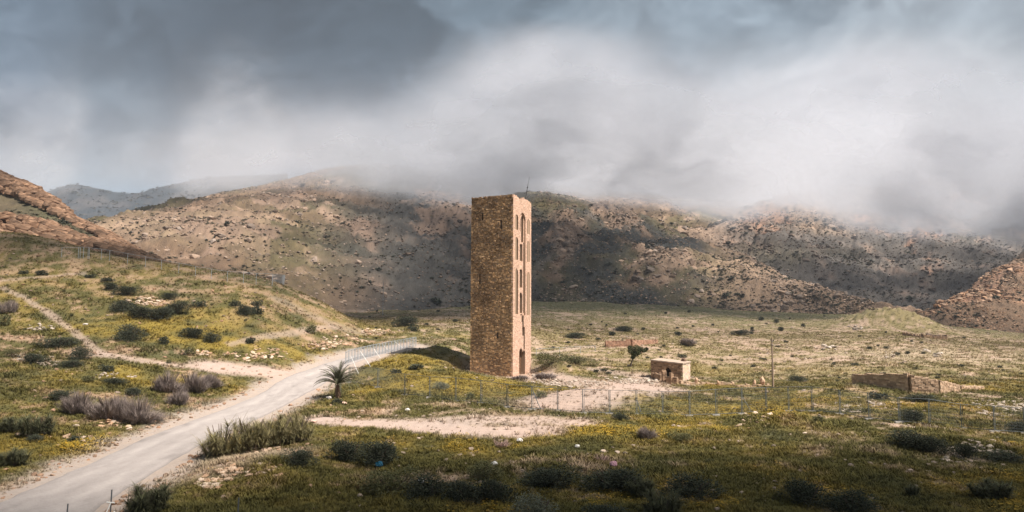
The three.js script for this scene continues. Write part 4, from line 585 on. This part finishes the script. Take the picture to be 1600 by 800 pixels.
// ------------------------------------------------------------------ rubble heaps, boulders, litter
const STONEMATS = [[0.5, 0.37, 0.26], [0.42, 0.27, 0.17], [0.55, 0.44, 0.34], [0.36, 0.25, 0.17]].map((c) => std(c, { flatShading: true })), GREYSTONE = [[0.38, 0.32, 0.26], [0.3, 0.25, 0.2], [0.45, 0.385, 0.32]].map((c) => std(c, { flatShading: true }));
function heap(label, spots, n, w0, w1, mats, seed) {                          // spots: ellipses in the picture [x, y, rx, ry] that the heap covers on the ground
  const r = rngOf(seed), O = W(spots[0][0], spots[0][1]), t = thing('rubble_pile', label, 'rubble', O);
  for (let i = 0; i < n; i++) { const s = spots[Math.floor(r() * spots.length)], a = r() * 6.283, k = Math.sqrt(r()), p = W(s[0] + Math.cos(a) * k * s[2], s[1] + Math.sin(a) * k * s[3]), w = lerp(w0, w1, Math.pow(r(), 2.2)) * perPx(p), o = part('stone', ROCKS[i & 3], mats[Math.floor(r() * mats.length)], t); o.position.copy(p.sub(O)).add(V(0, w * 0.12, 0)); o.scale.set(w * (0.9 + 0.5 * r()), w * (0.5 + 0.4 * r()), w * (0.7 + 0.4 * r())); o.rotation.set((r() - 0.5) * 0.7, r() * 6.28, (r() - 0.5) * 0.7); }
}
heap('orange stone rubble spilling down the bank right of the road', [[415, 712, 26, 14], [385, 733, 40, 12], [345, 742, 30, 12], [330, 758, 24, 8], [420, 740, 18, 10]], 210, 5, 15, STONEMATS, 71);
heap('stone rubble heap among dark shrubs at the far right', [[1535, 697, 32, 11], [1560, 702, 20, 9], [1490, 706, 20, 7], [1500, 718, 30, 5]], 170, 4, 10, GREYSTONE, 72);
heap('orange rubble inside the curved thicket on the left hillside', [[225, 470, 30, 7], [240, 474, 24, 5]], 110, 3, 8, STONEMATS, 73);
heap('band of fallen stones right of the ruin behind the fence', [[1530, 633, 45, 8], [1580, 636, 28, 9], [1560, 646, 36, 5]], 190, 3, 9, GREYSTONE, 74);
heap('row of pale stones in front of the dark shrubs at the bottom', [[665, 790, 30, 4], [725, 790, 44, 5], [785, 788, 22, 4], [590, 770, 16, 4]], 90, 4, 11, GREYSTONE, 75);
heap('scattered stones on the small mound before the fence at right', [[1185, 652, 22, 6], [1175, 664, 26, 8], [1120, 672, 30, 5]], 90, 3, 9, STONEMATS, 76);
heap('fallen stones around the foot of the tower', [[860, 597, 34, 4], [900, 601, 40, 6], [960, 596, 40, 5], [850, 588, 18, 3], [1010, 596, 26, 5]], 260, 3, 8, GREYSTONE, 77);
heap('stones along the verge left of the road', [[180, 664, 28, 6], [120, 680, 30, 8], [60, 676, 40, 8], [140, 692, 26, 5]], 100, 4, 12, STONEMATS, 78);
heap('pale stones between shrubs near the footpath', [[45, 555, 44, 8], [75, 568, 22, 4], [60, 512, 26, 5], [180, 588, 34, 6]], 110, 3, 8, GREYSTONE, 79);
heap('orange stony bank above the roadside fence', [[540, 532, 40, 8], [505, 540, 24, 7], [420, 553, 30, 9], [590, 520, 26, 6]], 240, 3, 8, STONEMATS, 80);
heap('low line of stones along the edge of the side track', [[330, 553, 44, 3], [390, 560, 26, 6], [300, 552, 30, 3]], 110, 3, 8, STONEMATS, 81);
heap('pale rocks lying on the sunlit slope above the ruin', [[1390, 555, 16, 5], [1445, 549, 10, 2], [1465, 555, 8, 3], [1290, 545, 20, 4], [1345, 512, 20, 5]], 80, 3, 9, GREYSTONE, 82);
heap('stony ground on the far right behind the mesh fence', [[1340, 630, 36, 9], [1390, 632, 30, 5], [1330, 640, 20, 6]], 110, 3, 8, GREYSTONE, 83);
for (const [px, py, w, k, lab] of [[943, 707, 12, 0, 'largest of the pale boulders behind the pink bag'], [921, 711, 9, 0, 'left pale boulder behind the pink bag'], [965, 708, 10, 1, 'flat pale boulder right of the largest one'], [538, 632, 11, 2, 'pinkish boulder right of the palm trunk'], [514, 624, 12, 3, 'white boulder left of the palm trunk'], [490, 661, 11, 2, 'pink boulder where the clearing meets the broom'], [202, 672, 11, 0, 'tan boulder below the grey thicket by the road'], [119, 669, 15, 0, 'flat tan boulder left of the road stones'], [133, 508, 8, 3, 'white boulder beside the footpath'], [1204, 650, 12, 0, 'flat pale boulder under the fence right of centre'], [938, 462, 9, 3, 'white block on the dark slope foot right of the tower'], [1130, 387, 9, 3, 'long white block high on the mountain spur'], [1257, 678, 8, 0, 'small pale boulder in the right meadow'], [709, 532, 8, 2, 'pale boulder on the grassy mound left of the tower']]) {
  const D = py < 400 ? 390 : 0, p = D ? mount('right', 1130, 0.25).p : W(px, py), s = w * perPx(p), m = shade(new THREE.Mesh(ROCKS[px % 4], std([[0.5, 0.4, 0.31], [0.48, 0.38, 0.3], [0.58, 0.4, 0.32], [0.55, 0.51, 0.47]][k], { flatShading: true }))); m.name = numbered('boulder'); m.position.copy(p); m.position.y += s * 0.15; m.scale.set(s, s * 0.75, s * 0.8); m.rotation.y = px; scene.add(m); tag(m, lab, 'boulder');
}
function bagGeo(seed) { const g = new THREE.IcosahedronGeometry(0.5, 3), p = g.attributes.position, r = rngOf(seed), o = r() * 40; for (let i = 0; i < p.count; i++) { const a = V(p.getX(i), p.getY(i), p.getZ(i)), k = 1 + 0.5 * ridged(a.x * 2.2 + o, a.y * 2.2, a.z * 2.2, 3) + (a.y > 0.3 ? 0.4 * noise(a.x * 5, o, a.z * 5) : 0); p.setXYZ(i, a.x * k, Math.max(-0.25, a.y * k * 0.8), a.z * k); } g.computeVertexNormals(); return g; }
for (const [px, py, w, up, c, lab, cat] of [[597, 727, 9, 0.3, [0.012, 0.11, 0.19], 'crumpled blue bag caught in the wide dark shrub', 'bag'], [955, 735, 9, 0.8, [0.5, 0.27, 0.32], 'pink bag lying on top of the dark shrub', 'bag'], [662, 764, 8, 0.9, [0.6, 0.6, 0.6], 'white plastic bag on the dark shrub', 'bag'], [773, 726, 8, 0.3, [0.6, 0.59, 0.57], 'white scrap of plastic on the low dull shrub', 'bag'], [902, 700, 6, 0.1, [0.55, 0.53, 0.5], 'white scrap of plastic in the middle meadow', 'bag'], [812, 691, 7, 0.1, [0.55, 0.53, 0.5], 'white scrap of plastic beside the pinkish bush', 'bag'], [637, 643, 6, 0.1, [0.55, 0.53, 0.5], 'white scrap of plastic above the pale clearing', 'bag']]) {
  const p = W(px, py), s = w * perPx(p), m = shade(new THREE.Mesh(bagGeo(px), std(c, { roughness: 0.55, side: THREE.DoubleSide }))); m.name = numbered('plastic_bag'); m.position.copy(p); m.position.y += up * 0.6 + s * 0.2; if (up > 0.2) m.position.z += 0.9; m.scale.set(s, s * 0.9, s); m.rotation.y = px; scene.add(m); tag(m, lab, cat);
}

// ------------------------------------------------------------------ clouds: slices of a low cloud lying on the mountain tops, and an unseen broken deck overhead, shaped to shade the land
const vapour = (rgb, through) => new THREE.MeshPhysicalMaterial({ color: new THREE.Color().setRGB(...rgb), roughness: 1, vertexColors: true, transparent: true, side: THREE.DoubleSide, transmission: through, thickness: 0, specularIntensity: 0 });
function sheet(nu, nv, f, normal) {
  const pos = new Float32Array((nu + 1) * (nv + 1) * 3), col = new Float32Array((nu + 1) * (nv + 1) * 4), idx = [];
  for (let j = 0; j <= nv; j++) for (let i = 0; i <= nu; i++) { const k = j * (nu + 1) + i, [p, a] = f(i / nu, j / nv); pos.set([p.x, p.y, p.z], k * 3); col.set([1, 1, 1, clamp(a)], k * 4); if (i && j) { const w = nu + 1; idx.push(k - w - 1, k - w, k, k - w - 1, k, k - 1); } }
  const g = new THREE.BufferGeometry(); g.setAttribute('position', new THREE.BufferAttribute(pos, 3)); g.setAttribute('color', new THREE.BufferAttribute(col, 4)); g.setIndex(idx); g.computeVertexNormals();
  if (normal) { const n = g.attributes.normal; for (let i = 0; i < n.count; i++) n.setXYZ(i, ...normal); }
  return g;
}
function highLand(x, z) { let y = -1e3; for (const k of ['main', 'spur', 'right', 'near']) { const R = RANGES[k], px = 800 + F * x / -z; if (px < R[0][0] || px > R[R.length - 1][0]) continue; const xs = R.map((q) => q[0]), dF = spline(xs, R.map((q) => q[2]), px), dC = spline(xs, R.map((q) => q[4]), px), v = (-z - dF) / (dC - dF); if (v < 0 || v > 1.6) continue; y = Math.max(y, rangeAt(R, px, v).y); } return y; }
{
  const BX = [-200, 60, 110, 200, 300, 400, 520, 640, 730, 850, 950, 1050, 1150, 1250, 1330, 1400, 1500, 1600, 1800], BY = [300, 300, 290, 280, 284, 282, 280, 304, 314, 296, 314, 318, 326, 342, 352, 362, 374, 384, 392];
  const N = 512, P = 8, pn = (x, y, per, o) => { const g = (i, j) => { const h = PERM[PERM[(((i % per) + per) % per + o) & 255] + (((j % per) + per) % per)] / 255 * 6.283; return [Math.cos(h), Math.sin(h)]; }, X = Math.floor(x), Y = Math.floor(y), a = x - X, b = y - Y, d = (i, j) => { const q = g(X + i, Y + j); return q[0] * (a - i) + q[1] * (b - j); }, u = fade(a), v = fade(b); return lerp(lerp(d(0, 0), d(1, 0), u), lerp(d(0, 1), d(1, 1), u), v); };
  const torn = new Uint8Array(N * N * 4), oct = (x, y, o) => { let t = 0, a = 1, f = 1; for (let i = 0; i < 6; i++) { t += a * pn(x * f, y * f, P * f, o + i * 17); a *= 0.47; f *= 2; } return t; };
  for (let j = 0; j < N; j++) for (let i = 0; i < N; i++) { const x = i / N * P, y = j / N * P, wx = oct(x, y, 40) * 0.7, wy = oct(x, y, 90) * 0.7, t = clamp(0.66 + 0.62 * oct(x + wx, y + wy, 7)), k = (j * N + i) * 4; torn[k] = torn[k + 1] = torn[k + 2] = 255 * t; torn[k + 3] = 255; }
  const tornMap = new THREE.DataTexture(torn, N, N); tornMap.wrapS = tornMap.wrapT = THREE.RepeatWrapping; tornMap.magFilter = tornMap.minFilter = THREE.LinearFilter; tornMap.needsUpdate = true;
  const slices = [], tilt = V(0.1, 0.72, 0.68).normalize().toArray();
  for (let s = 0; s < 8; s++) {
    const far = s > 5, D = far ? 720 + (s - 6) * 240 : 338 + s * 46;
    const g = sheet(200, 100, (u, v) => {
      const px = lerp(-150, 1750, u), z = -D + noise(u * 7 + s * 3.1, v * 3, s) * 8, x = (px - 800) / F * D, k = D / 470, e = spline(BX, BY, px), py = lerp(430, 20, v), y = at(px, py, D).y;
      const q = fbm(x * 0.010 / k + 3, y * 0.016 / k, z * 0.010 + s * 0.12, 5, 0.55), edge = at(px, e + (far ? 12 : lerp(6, -2, s / 5)), D).y;
      const up = (y - edge + q * 26 * k) / (17 * k), rise = Math.max(0, y - edge) / k, dens = sstep(-0.4, 1.3, up) * Math.exp(-Math.pow(rise / (lerp(52, 74, sstep(500, 1100, px)) * (1 + 0.9 * noise(x * 0.006, 8, s * 0.15))), 2)) * sstep(0, 0.06, u) * sstep(1, 0.94, u) * sstep(1, 0.8, v);
      const soft = sstep(1, 12, y - highLand(x, z)), left = far ? sstep(0, 1, sstep(150, 60, px + q * 60) + sstep(245, 330, px + q * 60)) : sstep(60, 330, px + q * 120);
      return [V(x, y, z), (1 - Math.exp(-dens * (0.8 + 0.2 * q) * 2.4)) * soft * left * (far ? 0.5 * sstep(470, 380, px) : lerp(0.42, 1, sstep(430, 680, px + q * 200)))];
    }, tilt);
    const p = g.attributes.position, uv = new Float32Array(p.count * 2); for (let i = 0; i < p.count; i++) { uv[i * 2] = p.getX(i) / 480 + s * 0.17 + 0.3; uv[i * 2 + 1] = p.getY(i) / 300 + s * 0.23 + 0.4; }
    g.setAttribute('uv', new THREE.BufferAttribute(uv, 2)); slices.push(g);
  }
  const c = shade(new THREE.Mesh(mergeGeometries(slices), Object.assign(vapour([0.66, 0.7, 0.775], 0.6), { alphaMap: tornMap }))); c.name = 'cloud'; c.userData.kind = 'stuff'; c.userData.label = 'low grey cloud lying over the mountain tops'; scene.add(c);
}
{
  const A = 430, lit = [];                                                   // gaps in the deck, each above what it lets the sun on to
  const gap = (p, rx, rz, s) => { const q = p.clone().addScaledVector(L, (A - p.y) / L.y); lit.push([q.x, q.z, rx, rz, s]); };
  gap(W(700, 655), 46, 12, 1); gap(W(880, 605), 55, 28, 1); gap(V(0, 20, -94), 26, 24, 1); gap(W(450, 600), 26, 26, 1); gap(W(300, 540), 44, 34, 0.85); gap(W(330, 660), 14, 14, 0.9); gap(W(200, 470), 34, 24, 0.75); gap(W(230, 720), 12, 9, 0.8); gap(W(400, 640), 13, 13, 1);
  gap(W(1100, 560), 80, 44, 1); gap(W(1380, 560), 80, 48, 1); gap(W(1250, 622), 46, 12, 0.85); gap(W(1330, 512), 80, 40, 0.75); gap(W(1430, 607), 30, 14, 1); gap(at(80, 335, 175), 40, 32, 0.9); gap(at(320, 400, 335), 82, 66, 1); gap(at(300, 430, 260), 52, 50, 1); gap(at(420, 440, 270), 44, 46, 0.9); gap(at(1180, 445, 330), 48, 36, 1); gap(at(1530, 470, 270), 44, 36, 0.9); gap(at(900, 370, 400), 28, 28, 0.4); gap(at(1250, 340, 440), 85, 62, 1);
  const g = sheet(260, 220, (u, v) => {
    const x = lerp(-420, 900, u), z = lerp(220, -380, v), q = fbm(x * 0.012, 3, z * 0.012, 5); let open = 0;
    for (const l of lit) { const a = (x - l[0]) / l[2], b = (z - l[1]) / l[3]; open = Math.max(open, l[4] * sstep(1.9, 0.5, Math.hypot(a, b) + q * 0.7)); }
    const rim = sstep(0, 0.1, u) * sstep(1, 0.9, u) * sstep(0, 0.08, v) * sstep(lerp(-350, -285, sstep(120, 260, x)), lerp(-265, -205, sstep(120, 260, x)), z);
    return [V(x, A + q * 30, z), (0.92 + 0.25 * q) * (1 - open) * rim];
  });
  const c = shade(new THREE.Mesh(g, vapour([0.36, 0.4, 0.46], 0.1))); c.name = 'cloud_001'; c.userData.kind = 'stuff'; c.userData.label = 'unseen broken grey cloud deck overhead, gaps shaped to steer the sunlight'; scene.add(c);
}
renderer.render(scene, camera);
